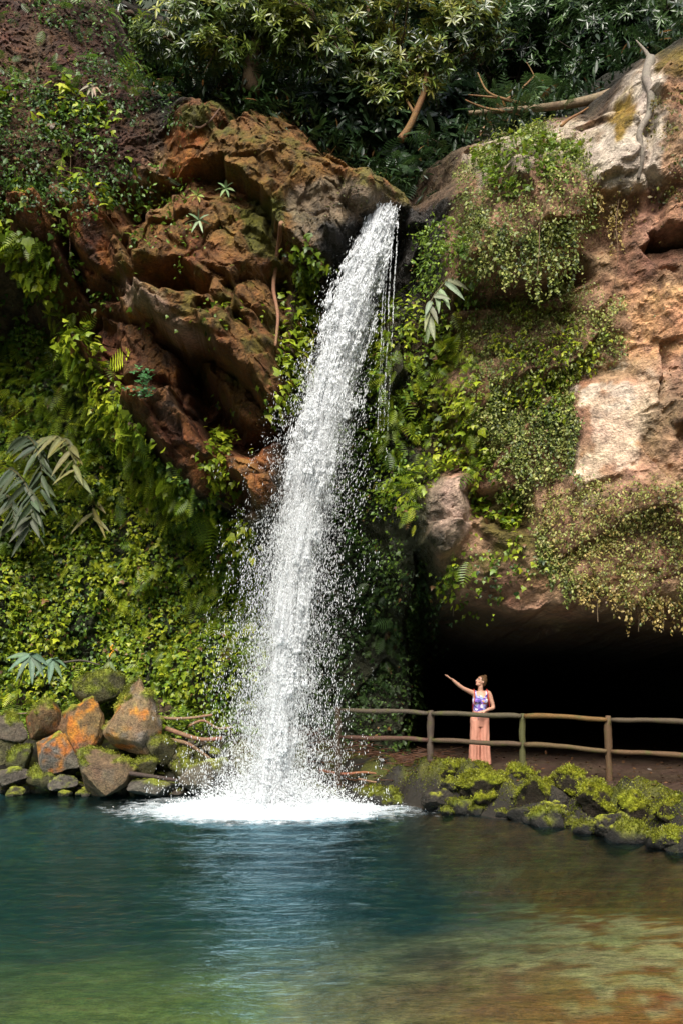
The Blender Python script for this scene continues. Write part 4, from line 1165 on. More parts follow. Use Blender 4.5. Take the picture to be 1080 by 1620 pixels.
branch('bare_branch', 'reddish bare twig poking up from the pale rock top', [([w_(886, 200, 16.6), w_(900, 188, 16.6), w_(918, 178, 16.6), w_(930, 170, 16.6)], .03, .012)], (0.2, 0.10, 0.045))
branch('leaning_stem', 'brown leaning stem below the bushy evergreen', [([w_(632, 222, 18.2), w_(650, 195, 18.2), w_(668, 150, 18.2), w_(676, 105, 18.2)], .075, .05), ([w_(655, 180, 18.2), w_(640, 150, 18.3), w_(642, 120, 18.3)], .03, .015)], (0.15, 0.080, 0.030), 'stem')
def cl_branch(name, label, pts, r0, r1, col, cat='root', off=0.05, group=None):
    P = []
    for u, v in pts:
        p = hit(u, v); P.append(p - np.array([0, off, 0]))
    P = np.array(P); P[:, 1] = np.minimum(P[:, 1], np.convolve(np.pad(P[:, 1], 1, 'edge'), [1 / 3] * 3, 'valid') + 0.02)
    return branch(name, label, [(list(P), r0, r1)], col, cat, 7, group)
cl_branch('hanging_root', 'thick brown root hanging down the rock left of the waterfall', [(446, 355), (443, 390), (436, 430), (434, 465), (440, 500), (436, 550)], .055, .025, (0.20, 0.105, 0.058))
cl_branch('hanging_root', 'short dark curved root lying over the mossy knob under the olive tree', [(300, 200), (318, 205), (335, 192), (350, 180)], .03, .012, (0.09, 0.05, 0.03))
P_ = [hit(u, v) - np.array((0, .02, 0)) for u, v in ((1027, 96), (1022, 120), (1030, 150), (1026, 180), (1010, 212), (1014, 250), (1008, 285))]
q_ = P_[0]
branch('grey_root', 'bleached grey root clinging to the pale rock at top right', [
    ([q_ + (-.16, .25, .50), q_ + (-.04, .12, .22), q_], .010, .05), (P_, .09, .03)], (0.17, 0.145, 0.115), 'root')
for i, (u0, v0, v1, lab) in enumerate(((818, 400, 450, 'leftmost thin dangling root below the right creeper clump'), (852, 340, 440, 'longest thin dangling root in the middle of the right creeper clump'),
                                       (975, 320, 450, 'thin dangling root just left of the reddish right ledge'), (115, 250, 400, 'pale thin vine hanging from the upper left shrubs'), (100, 260, 370, 'shorter pale vine left of its twin under the upper left shrubs'))):
    p = hit(u0, v0) - np.array([0, .1, 0]); q = np.array(W(u0 - 4, v1, p[1] - 0.05))
    branch('hanging_vine', lab, [([p, p + (q - p) * .33 + rng.normal(0, .025, 3), p + (q - p) * .66 + rng.normal(0, .025, 3), q], .008, .004)], (0.14, 0.085, 0.05), 'vine', 6)
for i, (u0, v0, v1, lab) in enumerate(((713, 955, 975, 'thin rootlet dangling over the left corner of the cave mouth'), (1006, 960, 1000, 'thin rootlet dangling over the cave mouth under the tan creeper'), (1045, 960, 998, 'thin rootlet dangling at the far right of the cave mouth'), (942, 940, 985, 'thin rootlet dangling from the creeper edge above the second railing bay'))):
    p = hit(u0, v0) - np.array([0, .1, 0]); q = np.array(W(u0 + 3, v1, p[1]))
    branch('hanging_vine', lab, [([p + (0, .1, .15), p, (p + q) / 2 + rng.normal(0, .015, 3), q], .009, .005)], (0.17, 0.12, 0.07), 'vine', 5)


# ================================================================== BROAD LEAVED LILY PLANTS
def big_leaf(base, tip, width, nor, fold=0.25, droop=0.12, n=9, col=(0.1, 0.13, 0.06)):
    base, tip, nor = [np.asarray(a, float) for a in (base, tip, nor)]
    d = tip - base; ln = np.linalg.norm(d); d = d / ln
    s = np.cross(d, nor); s /= np.linalg.norm(s); nn = np.cross(s, d)
    V, CC = [], []
    for i in range(n):
        t = i / (n - 1)
        w = width * (math.sin(math.pi * min(1, t * 0.93 + 0.07) ** 0.8) ** 0.8) * (1 if i < n - 1 else 0.05)
        c = base + d * ln * t - np.array([0, 0, 1]) * droop * ln * t * t + nn * 0.0
        for j in (-1, -.5, 0, .5, 1):
            V.append(c + s * w * j + nn * (abs(j) * fold * w + 0.10 * w * math.sin(t * 21 + j * 3) * abs(j)))
            CC.append(np.asarray(col) * (1.25 if j == 0 else (0.9 + 0.2 * (1 - abs(j)))))
    Fq = [(i * 5 + j, i * 5 + j + 1, i * 5 + j + 6, i * 5 + j + 5) for i in range(n - 1) for j in range(4)]
    return np.array(V), np.array(Fq), np.array(CC)


M_LILY = leaf_mat('lily_leaf', rough=.55, trans=.18, spec=.25)


def lily(name, label, root, pts, leaves, col, lw=0.055, group='broad leaved lily plants on the cliff', fruit=None):
    """arching stem through pts; leaves = (position along stem 0..1, tip offset in photo px dx,dy, towards-camera m)"""
    P = [np.asarray(p, float) for p in pts]
    t = empty(name, P[0])
    sb = MB(); Q = catmull(P, 10)
    v, f = tube(Q, np.linspace(.016, .007, len(Q)), 6); sb.add(v, f, (0.10, 0.085, 0.035))
    sb.build('stem', M_LEAF, t).location = -P[0]
    for s, dx, dy, fw in leaves:
        k = s * (len(Q) - 1); j = min(int(k), len(Q) - 2); b = Q[j] + (Q[j + 1] - Q[j]) * (k - j)
        sc = b[1] / F
        tip = b + np.array([dx * sc, -fw, -dy * sc])
        mb = MB(); c = np.asarray(col) * rng.uniform(0.75, 1.3) * np.array([rng.uniform(.9, 1.25), 1, rng.uniform(.8, 1.1)])
        v, f, cc = big_leaf(b, tip, lw * rng.uniform(.85, 1.1), np.array([0, -0.7, 0.6]) + rng.normal(0, .38, 3), droop=.3, col=c); mb.add(v, f, cc)
        mb.build('leaf', M_LILY, t).location = -P[0]
    if fruit is not None:
        mb = MB()
        for i in range(7):
            p = P[-1] + np.array([rng.normal(0, .02), rng.normal(0, .02), .03 + .035 * i]); v, f = tube([p, p + (0, 0, .02), p + (0, 0, .045)], [.014, .024, .008], 6); mb.add(v, f, fruit)
        mb.build('seed_head', M_LEAF, t).location = -P[0]
    return tag(t, label, 'plant', group)


D1 = hit(40, 700)[1]
def frond(n, seed, ln=38, s0=.15):
    r = np.random.default_rng(seed); o = []
    for i in range(n):
        sg = -1 if i % 2 else 1
        o.append((s0 + (1 - s0) * i / (n - 1), sg * ln * r.uniform(.45, .95), ln * r.uniform(.35, 1.0) * (1 if i else .2), r.uniform(.05, .25)))
    return o
lily('ginger_lily', 'tall lily frond with yellowing tip leaves at the left edge', 0, [w_(66, 720, D1), w_(70, 696, D1 - .5), w_(88, 690, D1 - .8), w_(112, 705, D1 - 1.1), w_(120, 760, D1 - 1.2)], frond(26, 1, 34), (0.105, 0.112, 0.040), .06)
lily('ginger_lily', 'grey green lily frond in the middle of the clump at the left edge', 0, [w_(2, 740, D1), w_(22, 745, D1 - .6), w_(40, 765, D1 - 1.0), w_(52, 800, D1 - 1.2), w_(46, 835, D1 - 1.2)], frond(26, 2, 36), (0.046, 0.064, 0.036), .06)
lily('ginger_lily', 'shaded lily frond behind the yellowing one at the left edge', 0, [w_(41, 700, D1), w_(42, 690, D1 - .4), w_(56, 705, D1 - .8), w_(66, 740, D1 - 1), w_(64, 780, D1 - 1)], frond(26, 3, 34), (0.040, 0.060, 0.030), .06)
lily('ginger_lily', 'dull lily frond cut by the photo edge, lowest of the left clump', 0, [w_(-14, 770, D1), w_(2, 775, D1 - .4), w_(18, 795, D1 - .8), w_(24, 830, D1 - 1)], frond(24, 4, 34), (0.046, 0.064, 0.036), .06)
lily('ginger_lily', 'small lily shoot with drooping tan leaves below the overhang rim', 0, [w_(130, 780, D1 + .3), w_(138, 780, D1 - .2), w_(146, 795, D1 - .4), w_(148, 820, D1 - .5)], frond(7, 5, 38, .4), (0.16, 0.155, 0.06), .055)
Dg = 19.2
lily('ginger_lily', 'blue green lily plant with spread leaves on the left bank', 0, [w_(30, 1085, Dg), w_(40, 1050, Dg - .2), w_(50, 1035, Dg - .3)], [(1, -32, 16, .2), (1, -18, 32, .25), (1, 8, 36, .25), (1, 26, 26, .2), (1, 32, 8, .2), (.9, -36, -6, .1), (.9, 12, -14, .1)], (0.075, 0.125, 0.08), .06)
lily('ginger_lily', 'lily plant with leaves fanned right beside the blue green one', 0, [w_(70, 1085, Dg), w_(78, 1055, Dg - .2), w_(84, 1042, Dg - .3)], [(1, -24, 20, .2), (1, 0, 30, .25), (1, 20, 22, .2), (1, 27, 6, .2), (.9, 12, -8, .1)], (0.07, 0.12, 0.075), .06)
lily('ginger_lily', 'lily with an orange yellow seed head on the left bank', 0, [w_(166, 1090, Dg), w_(170, 1065, Dg - .1), w_(175, 1042, Dg - .15)], [(.6, -22, -4, .15), (.7, 24, 8, .15), (.9, -14, 20, .15), (.9, 16, 22, .15), (1, 10, -14, .05)], (0.11, 0.16, 0.06), .04, fruit=(0.62, 0.30, 0.02))
p = hit(705, 462)
lily('ginger_lily', 'grey green lily frond hanging beside the top right of the waterfall', 0, [p, p + (0, -.35, .08), w_(690, 462, p[1] - .6), w_(680, 480, p[1] - .7), w_(678, 500, p[1] - .7)], [(.3, 34, 10, .1), (.35, 30, 22, .15), (.45, 16, 28, .15), (.5, 2, 30, .15), (.6, 26, 0, .1), (.7, -10, 20, .1), (.8, 12, 24, .1), (.9, -8, 28, .1), (1, 8, 32, .1), (1, -4, 36, .1)], (0.15, 0.19, 0.115), .05)
for (u, v, lab, s, cc) in ((318, 362, 'lowest pale star shaped plant on the bare rust rock', 20, (0.17, 0.24, 0.13)), (360, 312, 'pale star shaped plant highest on the bare rust rock', 15, (0.16, 0.23, 0.10)), (316, 323, 'small yellow green star plant above the lowest one', 12, (0.2, 0.24, 0.06)),
                           (152, 150, 'withered pale plant on the upper left soil', 20, (0.25, 0.20, 0.13)), (725, 412, 'single upright heart shaped bright leaf right of the fall', 16, (0.13, 0.26, 0.05)),
                           (555, 850, 'star shaped green plant seen through the falling spray', 16, (0.08, 0.17, 0.04))):
    p = hit(u, v)
    aa = np.linspace(0, 6.28, 8)[:-1] + 0.3
    if 'withered' in lab: aa = (0.7, 1.2, 1.5, 1.9, 2.6)
    if 'heart' in lab: aa = (-1.2, -0.6, 1.0)
    lily('rock_plant', lab, 0, [p + (0, .08, 0), p + (0, -.1, .03), p + (0, -.22, .05)], [(1, s * math.cos(a) * 1.1, s * math.sin(a), .08 + .06 * rng.random()) for a in aa], cc, .028 if 'heart' not in lab else .07, group='small plants rooted in the rock')
p = hit(232, 625)
sb = MB(); t = empty('rock_shrub', p)
limb(sb, [p, p + (0, -.25, .05), p + (0.02, -.35, .35)], .014, .006, (0.06, 0.04, 0.02), 6)
sb.build('stem', M_BARK, t).location = -p
sb = MB(); q = p + np.array([0.02, -.33, .12]); n = 26
C0 = q + rng.normal(0, 1, (n, 3)) * (.08, .08, .15); rosettes(sb, C0, np.tile((0, -.6, .8), (n, 1)), 5, (.05, .11), [(0.03, 0.10, 0.03), (0.06, 0.17, 0.05)], 'oval')
sb.build('crown', M_GLOSS, t).location = -p
tag(t, 'small fresh green shrub growing alone on the rust rock face', 'shrub')

# ================================================================== ROCKS
def ico(sub):
    bm = bmesh.new(); bmesh.ops.create_icosphere(bm, subdivisions=sub, radius=1.0)
    v = np.array([x.co[:] for x in bm.verts]); f = np.array([[q.index for q in x.verts] for x in bm.faces]); bm.free()
    return v, f


ICO4, ICO3, ICO5 = ico(4), ico(3), ico(5)


def rock(name, label, c, dims, base=(0.15, 0.12, 0.09), moss=0.0, mosscol=(0.16, 0.175, 0.016), orange=0.0, seed=0, rot=0.0, pitch=0.0, cuts=13, rough=0.06, group=None, res=None, peak=0.0, cat='boulder', grey=0.3, mat=None, wet=0.0, tufts=0):
    r = np.random.default_rng(1000 + seed)
    v, f = (res or ICO4)
    v = v.copy()
    for i in range(cuts):
        n = r.normal(0, 1, 3); n /= np.linalg.norm(n)
        d = r.uniform(0.50, 0.82)
        t = v @ n - d
        v -= n * np.maximum(t, 0)[:, None] * 0.985
    if peak: v[:, :2] *= (1 - peak * np.clip(v[:, 2:3] + 0.35, 0, 1))
    s = seed * 3.7
    rn = fbm(v[:, 0] * 2.2 + s, v[:, 1] * 2.2, v[:, 2] * 2.2, 5, 600)
    rn2 = fbm(v[:, 0] * 7 + s, v[:, 1] * 7, v[:, 2] * 7, 3, 610)
    v = v * (1 + rough * 1.6 * rn + rough * 0.6 * rn2)[:, None]
    lo, hi = v.min(0), v.max(0)
    v = (v - (lo + hi) / 2) / (hi - lo)          # unit box
    v = v * np.asarray(dims)
    cp, sp_ = math.cos(pitch), math.sin(pitch)
    v = np.stack([v[:, 0] * cp - v[:, 2] * sp_, v[:, 1], v[:, 0] * sp_ + v[:, 2] * cp], 1)
    cr, sr = math.cos(rot), math.sin(rot)
    v = np.stack([v[:, 0] * cr - v[:, 1] * sr, v[:, 0] * sr + v[:, 1] * cr, v[:, 2]], 1)
    # normals for moss on the top sides
    fn = np.cross(v[f[:, 1]] - v[f[:, 0]], v[f[:, 2]] - v[f[:, 0]])
    vn = np.zeros_like(v)
    for k in range(3): np.add.at(vn, f[:, k], fn)
    vn /= np.linalg.norm(vn, axis=1)[:, None] + 1e-9
    g = v / max(dims)
    n1 = fbm(g[:, 0] * 4 + s, g[:, 1] * 4, g[:, 2] * 4, 4, 620)
    n2 = fbm(g[:, 0] * 9 + s, g[:, 1] * 9, g[:, 2] * 9, 4, 630)
    n3 = fbm(g[:, 0] * 2.3 + s, g[:, 1] * 2.3, g[:, 2] * 2.3, 3, 640)
    c_ = np.tile(np.asarray(base, float), (len(v), 1)) * (1 + 0.5 * n2)[:, None]
    gm = (sst(0.05, 0.3, n1) * grey)[:, None]; c_ = c_ * (1 - gm) + np.minimum(np.array((0.16, 0.145, 0.125)), np.asarray(base) * 2.2 + .01) * gm
    if orange:
        om = sst(0.22 - orange, 0.52 - orange, n3 + 0.6 * n2)[:, None] * 0.85; c_ = c_ * (1 - om) + np.array((0.40, 0.14, 0.012)) * (1 + .3 * n2)[:, None] * om
    if moss:
        mm = sst(0.86 - moss, 1.26 - moss, vn[:, 2] * 0.8 + 0.75 * n1 + 0.35 * n2)[:, None]
        lum = (1 + 0.8 * n2)[:, None]
        c_ = c_ * (1 - mm) + np.asarray(mosscol) * lum * mm
        v = v + vn * mm * 0.045 * max(dims) * (0.55 + 1.3 * np.abs(n2) + 0.5 * n1)[:, None]
    zw = v[:, 2] + c[2]
    wl = sst(0.10, 0.0, zw)[:, None] * 0.6
    c_ = c_ * (1 - wl)
    o = mesh(name, v, f, mat or M_ROCK, None, np.clip(c_, 0.006, 0.8), smooth=bool(tufts))
    o.location = c
    if tufts:
        k = np.flatnonzero((mm[:, 0] > .45) & (v[:, 2] > -0.3 * dims[2]))
        k = r.choice(k, int(1.8 * tufts * dims[0] * dims[1]))
        P = v[k] + r.normal(0, .018, (len(k), 3)); nn = vn[k]
        tip = nn + r.normal(0, .55, (len(k), 3)) + (0, 0, .2)
        V2, F2, C3 = inst('oval', P, frames(tip, r.normal(0, 1, (len(k), 3))), r.uniform(.015, .036, len(k)), np.asarray(mosscol) * (lum[k] * r.uniform(.6, 1.5, (len(k), 1))))
        mesh('moss', V2, F2, M_LEAF, o, C3)['kind'] = 'stuff'
    return tag(o, label, cat, group)


def rockpx(label, box, D, dd=0.9, **kw):
    u0, v0, u1, v1 = box
    a, b = W(u0, v1, D), W(u1, v0, D)
    return rock('boulder', label, tuple((a + b) / 2), (b[0] - a[0], (b[0] - a[0]) * dd, b[2] - a[2]), **kw)


BR, GY_, OL = (0.115, 0.064, 0.026), (0.082, 0.064, 0.044), (0.060, 0.054, 0.020)
GL = 'boulders heaped on the left bank'
rockpx('big pointed boulder with orange streaks, highest of the left heap', (162, 1074, 258, 1196), 18.55, .8, base=(0.19, 0.125, 0.065), moss=.55, orange=.02, seed=5, peak=.6, group=GL, res=ICO5, cuts=15, grey=.7, tufts=1500)
rockpx('upright boulder with a large orange lichen patch', (90, 1104, 168, 1206), 18.6, .8, base=(0.15, 0.085, 0.035), moss=.3, orange=.32, seed=9, group=GL, res=ICO5, cuts=16, grey=.15)
rockpx('round brown mossy boulder left of the orange one', (38, 1106, 98, 1172), 18.6, .9, base=BR, moss=.5, orange=.05, tufts=1500, seed=13, group=GL)
rockpx('grey slab leaning under the orange boulder', (52, 1158, 130, 1230), 18.35, .5, base=(0.12,0.10,0.075), moss=.15, orange=.10, seed=17, pitch=-.5, group=GL, grey=.6)
rockpx('large brown front boulder at the water edge', (126, 1184, 216, 1264), 18.1, .9, base=(0.12, 0.08, 0.042), moss=.4, tufts=900, seed=21, group=GL, res=ICO5, cuts=18)
rockpx('grey stone cut by the left photo edge', (-22, 1128, 46, 1176), 18.7, .8, base=GY_, moss=.45, tufts=1800, seed=25, group=GL)
rockpx('dark stone under the grey one at the left edge', (-18, 1164, 30, 1210), 18.6, .8, base=OL, moss=.3, seed=27, mosscol=(0.10, 0.11, 0.012), group=GL)
rockpx('small bright mossy stone below the round brown boulder', (12, 1180, 52, 1222), 18.5, .9, base=OL, moss=.75, seed=29, mosscol=(0.125, 0.14, 0.012), tufts=2600, group=GL)
rockpx('flat grey slab lowest at the left edge', (-10, 1214, 50, 1244), 18.4, .9, base=(0.07, 0.058, 0.044), moss=.35, seed=31, group=GL)
rockpx('thin dark slab at the water edge under the grey leaning one', (72, 1226, 124, 1252), 18.3, .9, base=(0.065, 0.056, 0.045), moss=.3, seed=33, group=GL)
rockpx('mossy cushion stone between the two lowest slabs', (44, 1212, 92, 1250), 18.45, .9, base=OL, moss=.7, seed=35, mosscol=(0.125, 0.14, 0.012), tufts=2600, group=GL)
rockpx('mossy boulder right of the pointed boulder', (226, 1164, 280, 1212), 18.5, .9, base=OL, moss=.62, seed=37, mosscol=(0.125, 0.14, 0.012), tufts=2600, group=GL)
rockpx('round mossy stone above the dark stick', (206, 1196, 252, 1234), 18.4, .9, base=OL, moss=.66, seed=39, mosscol=(0.125, 0.14, 0.012), tufts=2600, group=GL)
rockpx('mossy stone at the right end of the dark stick', (272, 1200, 320, 1250), 18.4, .9, base=OL, moss=.6, seed=41, mosscol=(0.125, 0.14, 0.012), tufts=2600, group=GL)
rockpx('brown stone half under the falling spray', (284, 1206, 340, 1264), 18.15, .9, base=(0.10, 0.085, 0.06), moss=.4, seed=43, group=GL)
rockpx('small mossy stone higher up beside the fallen branches', (262, 1182, 306, 1216), 18.7, .9, base=OL, moss=.6, seed=45, mosscol=(0.125, 0.14, 0.012), tufts=2600, group=GL)
rockpx('low wet stone below the dark stick at the waterline', (206, 1232, 286, 1266), 18.1, .8, base=(0.075, 0.065, 0.05), moss=.3, seed=47, group=GL)
rockpx('moss topped mound behind the orange and pointed boulders', (120, 1062, 200, 1120), 19.1, .9, base=OL, moss=.85, seed=49, group=GL, mosscol=(0.12, 0.135, 0.012), tufts=3000)
rockpx('dark wet boulder at the foot of the falling water', (318, 1200, 400, 1262), 18.5, .8, base=(0.05, 0.048, 0.042), moss=.25, seed=51, group=GL)
# pebbles filling the heap: nothing tells them apart
for i in range(70):
    u = rng.uniform(-60, 345); v = rng.uniform(1185, 1258)
    D = 18.95 - (v - 1185) / 75 * 0.75 + rng.normal(0, .1)
    s = rng.uniform(8, 24)
    a = W(u, v, D)
    gz_, gd = ground_z(np.array([a[0]]), np.array([a[1]]))
    d = s / F * D
    rock('stone', 'small olive stone wedged among the left bank boulders', (a[0], a[1], max(gz_[0], -0.02) + d * .25), (d * 1.3, d * 1.1, d * .8), base=OL if i % 3 else GY_, moss=.72 if i % 3 else .35, seed=100 + i, rot=rng.uniform(0, 3), res=ICO3, group='small stones among the left boulders', cat='stone')

# mossy kerb of rocks on the right bank
GR = 'mossy rocks edging the path'
MC = (0.185, 0.195, 0.016)
DK = (0.024, 0.019, 0.013)
for lab, box, D, kw in (
    ('mossy cushion left of the woman, next to the first railing post', (694, 1204, 738, 1240), 16.75, dict(moss=.85, seed=201)),
    ('low mossy rock just below the woman and her skirt hem', (732, 1208, 778, 1238), 16.75, dict(moss=.7, seed=203)),
    ('wide mossy rock at the waterside below the woman', (722, 1222, 802, 1284), 15.95, dict(moss=.72, seed=205)),
    ('small dark rock with a moss cap right of the woman', (772, 1222, 806, 1244), 16.45, dict(moss=.6, seed=207)),
    ('mossy rock in front of the second railing post', (796, 1210, 842, 1262), 16.0, dict(moss=.72, seed=209)),
    ('long mossy rock sloping to the water right of the second post', (812, 1222, 880, 1300), 15.3, dict(moss=.62, seed=211)),
    ('dark bare rock between the two sloping mossy rocks', (862, 1242, 904, 1296), 15.0, dict(moss=.12, seed=213)),
    ('tall mossy rock left of the third railing post', (872, 1214, 934, 1290), 15.15, dict(moss=.66, seed=215)),
    ('mossy rock below the third railing post', (910, 1236, 988, 1312), 14.5, dict(moss=.62, seed=217)),
    ('bright mossy hump right of the third railing post', (972, 1248, 1042, 1322), 13.9, dict(moss=.74, seed=219)),
    ('olive mossy rock at the right photo edge above the waterline', (1036, 1262, 1104, 1330), 13.2, dict(moss=.58, seed=221)),
    ('wet mossy rock lowest at the right photo edge', (1040, 1312, 1112, 1352), 12.75, dict(moss=.42, seed=223)),
    ('dark wet stone at the waterline below the wide mossy rock', (664, 1246, 726, 1284), 16.35, dict(moss=.1, seed=225)),
    ('small rounded mossy lump at the water edge left of the wide one', (694, 1230, 732, 1262), 16.3, dict(moss=.5, seed=227)),
    ('mossy stone filling the gap under the tall mossy rock', (838, 1268, 896, 1308), 14.85, dict(moss=.35, seed=229)),
    ('dark mossy rock in front of the bright hump', (940, 1284, 1010, 1330), 13.75, dict(moss=.4, seed=231)),
):
    rockpx(lab, box, D, 1.0, base=DK, mosscol=MC, group=GR, cuts=7, rough=.13, grey=.12, res=ICO5, mat=M_MOSS if kw['moss'] > .5 else M_ROCK, tufts=4200 if kw['moss'] > .4 else 0, **kw)
GB = 'dark wet stones along the right waterline'
for i in range(46):
    t = rng.random()
    S = np.array([(-0.6, 18.0), (0.2, 17.75), (1.1, 16.75), (2.1, 15.65), (3.14, 14.7), (3.88, 13.85), (4.29, 12.9), (4.7, 12.2)])
    k = t * (len(S) - 1.001); j = int(k); a = S[j] + (S[j + 1] - S[j]) * (k - j) + rng.normal(0, .12, 2) + (0.05, .1)
    d = rng.uniform(.22, .55)
    rock('stone', 'dark wet stone at the waterline under the mossy rocks', (a[0], a[1], d * .12), (d * 1.3, d, d * .75), base=(0.020, 0.017, 0.013), moss=.62 if i % 3 else .3, tufts=2200 if i % 3 else 0, mosscol=(0.13, 0.14, 0.012), seed=300 + i, rot=rng.uniform(0, 3), res=ICO3, group=GB, cat='stone', grey=.1)

# sticks on the left bank
def stick(label, pts, r0, r1, col, D, name='fallen_branch'):
    return branch(name, label, [([W(u, v, d) for (u, v), d in zip(pts, D)], r0, r1)], col)


stick('dark straight stick resting on stones at the left waterline', [(176, 1220), (210, 1224), (250, 1230), (282, 1235)], .05, .035, (0.05, 0.035, 0.028), [17.85, 17.9, 17.95, 18.0])
stick('long reddish fallen branch lying lowest beside the spray', [(262, 1152), (290, 1162), (320, 1170), (352, 1168)], .05, .04, (0.20, 0.105, 0.065), [18.7] * 4)
stick('pale fallen branch lying highest beside the spray', [(236, 1128), (262, 1136), (300, 1136), (336, 1131)], .035, .025, (0.20, 0.125, 0.075), [18.9] * 4)
stick('short forked branch pointing down to the mossy stones', [(268, 1170), (296, 1176), (318, 1190), (332, 1200)], .04, .03, (0.17, 0.10, 0.06), [18.6] * 4)
stick('curved brown branch in the middle of the fallen branches', [(300, 1148), (322, 1140), (345, 1152), (368, 1150)], .03, .02, (0.19, 0.11, 0.06), [18.75] * 4)
stick('thin twig slanting behind the left edge boulders', [(0, 1136), (24, 1130), (48, 1128)], .025, .012, (0.17, 0.12, 0.08), [18.9] * 3)
stick('dark bare branch in front of the ivy wall on the left', [(100, 1048), (130, 1045), (158, 1052)], .025, .015, (0.06, 0.05, 0.035), [19.0] * 3)
stick('reddish stick lying on the litter right of the waterfall', [(505, 1218), (540, 1224), (580, 1222), (612, 1228)], .03, .02, (0.24, 0.10, 0.055), [17.9] * 4)
stick('short pale stick on the litter left of the first railing post', [(566, 1232), (600, 1238), (640, 1236)], .02, .014, (0.20, 0.12, 0.07), [17.6] * 3)

# ================================================================== RAILING
m, nt, out = newmat('weathered_wood')
bs = N(nt, 'ShaderNodeBsdfPrincipled', Roughness=0.8)
at = N(nt, 'ShaderNodeAttribute', attribute_name='col')
n1 = noise_fac(nt, 7, 6, 0.65, stretch=(1, 1, 1)); n2 = noise_fac(nt, 60, 4)
mr = N(nt, 'ShaderNodeMapRange'); L(nt, n2, 'Fac', mr, 'Value'); mr.inputs['From Min'].default_value = .3; mr.inputs['From Max'].default_value = .7; mr.inputs['To Min'].default_value = .55; mr.inputs['To Max'].default_value = 1.4
sc_ = N(nt, 'ShaderNodeVectorMath', operation='SCALE'); L(nt, at, 'Color', sc_, 0); L(nt, mr, 0, sc_, 'Scale')
mg = N(nt, 'ShaderNodeMapRange'); L(nt, n1, 'Fac', mg, 'Value'); mg.inputs['From Min'].default_value = .54; mg.inputs['From Max'].default_value = .68
mx = N(nt, 'ShaderNodeMix', data_type='RGBA'); L(nt, mg, 0, mx, 0); L(nt, sc_, 0, mx, 6); mx.inputs[7].default_value = (0.060, 0.060, 0.010, 1)
L(nt, mx, 2, bs, 'Base Color')
bp = N(nt, 'ShaderNodeBump', Strength=.6, Distance=.01); L(nt, n2, 'Fac', bp, 'Height'); L(nt, bp, 0, bs, 'Normal')
L(nt, bs, 0, out, 'Surface')
M_WOOD = m


def log(mb, a, b, r, col, seg=12):
    a, b = np.asarray(a, float), np.asarray(b, float)
    t = np.linspace(0, 1, 14)[:, None]
    P = a + (b - a) * t + 0.026 * np.stack([fbm(t[:, 0] * 3 + a[0], a[1], 0, 2, 3), fbm(t[:, 0] * 3, a[0], 4, 2, 4), fbm(t[:, 0] * 3 + a[0] * 2, 0, 9, 2, 6)], 1)
    R = r * (1 + .22 * fbm(t[:, 0] * 6 + a[0] * 3, 0, 0, 2, 5)); R[0] *= .8; R[-1] *= .8
    v, f = tube(P, R, seg); mb.add(v, f, col)


FP = [W(535, 1212, 17.9), W(680, 1212, 17.1), W(826, 1222, 16.35), W(962, 1250, 15.55), W(1118, 1256, 14.8)]
for q in FP: q[2] = 0.5
fence = empty('railing', FP[0])
tops = [W(535, 1117, 17.9), W(680, 1123, 17.1), W(826, 1127, 16.35), W(962, 1132, 15.55), W(1118, 1137, 14.8)]
pcol = [(0.05, 0.03, 0.016), (0.055, 0.036, 0.024), (0.056, 0.054, 0.014), (0.075, 0.040, 0.015), (0.05, 0.035, 0.015)]
for b, tpt, c in zip(FP, tops, pcol):
    mb = MB(); b = b.copy(); b[2] = float(ground_z(np.array([b[0]]), np.array([b[1]]))[0][0]) - .25
    log(mb, b, tpt, .062, c); mb.build('post', M_WOOD, fence).location = -Vector(FP[0])
rows = ([(535, 1123), (680, 1127.5), (826, 1132), (962, 1137), (1118, 1142)], [(535, 1166), (680, 1170), (826, 1177), (962, 1187), (1118, 1197)])
rc_ = [[(0.058, 0.042, 0.026), (0.060, 0.046, 0.024), (0.12, 0.062, 0.014), (0.062, 0.042, 0.022)], [(0.065, 0.028, 0.016), (0.065, 0.038, 0.019), (0.080, 0.050, 0.018), (0.085, 0.045, 0.017)]]
for rw, cs in zip(rows, rc_):
    for i in range(4):
        D = [17.83, 17.03, 16.28, 15.48, 14.73]
        a, b = W(*rw[i], D[i]), W(*rw[i + 1], D[i + 1]); g = (b - a) / np.linalg.norm(b - a) * .03
        mb = MB(); log(mb, a + g, b - g, .045, cs[i], 10); mb.build('rail', M_WOOD, fence).location = -Vector(FP[0])
tag(fence, 'weathered wooden post and rail fence along the path before the cave', 'railing')

# ================================================================== WOMAN
PO = W(758, 1212, 17.55); PO[2] = float(ground_z(np.array([PO[0]]), np.array([PO[1]]))[0][0])
HS = (HC + (HV - 1069) / F * PO[1] - PO[2]) / 1.70          # keeps the crown of the head at its place above the ground


def solid(mb, voxel, smooth_it=4):
    """fuse overlapping shapes into one continuous surface; returns verts, quads"""
    o = mb.build('tmp', None)
    md = o.modifiers.new('r', 'REMESH'); md.mode = 'VOXEL'; md.voxel_size = voxel
    s = o.modifiers.new('s', 'SMOOTH'); s.factor = .5; s.iterations = smooth_it
    ev = o.evaluated_get(bpy.context.evaluated_depsgraph_get()); me = ev.to_mesh()
    v = np.empty(len(me.vertices) * 3); me.vertices.foreach_get('co', v)
    f = np.array([p.vertices[:] for p in me.polygons if len(p.vertices) == 4])
    ev.to_mesh_clear(); me0 = o.data; bpy.data.objects.remove(o); bpy.data.meshes.remove(me0)
    return v.reshape(-1, 3), f


def ell(mb, c, r, R=None):
    v = ICO3[0] * np.asarray(r)
    if R is not None: v = v @ np.asarray(R).T
    mb.add(v + np.asarray(c), ICO3[1])


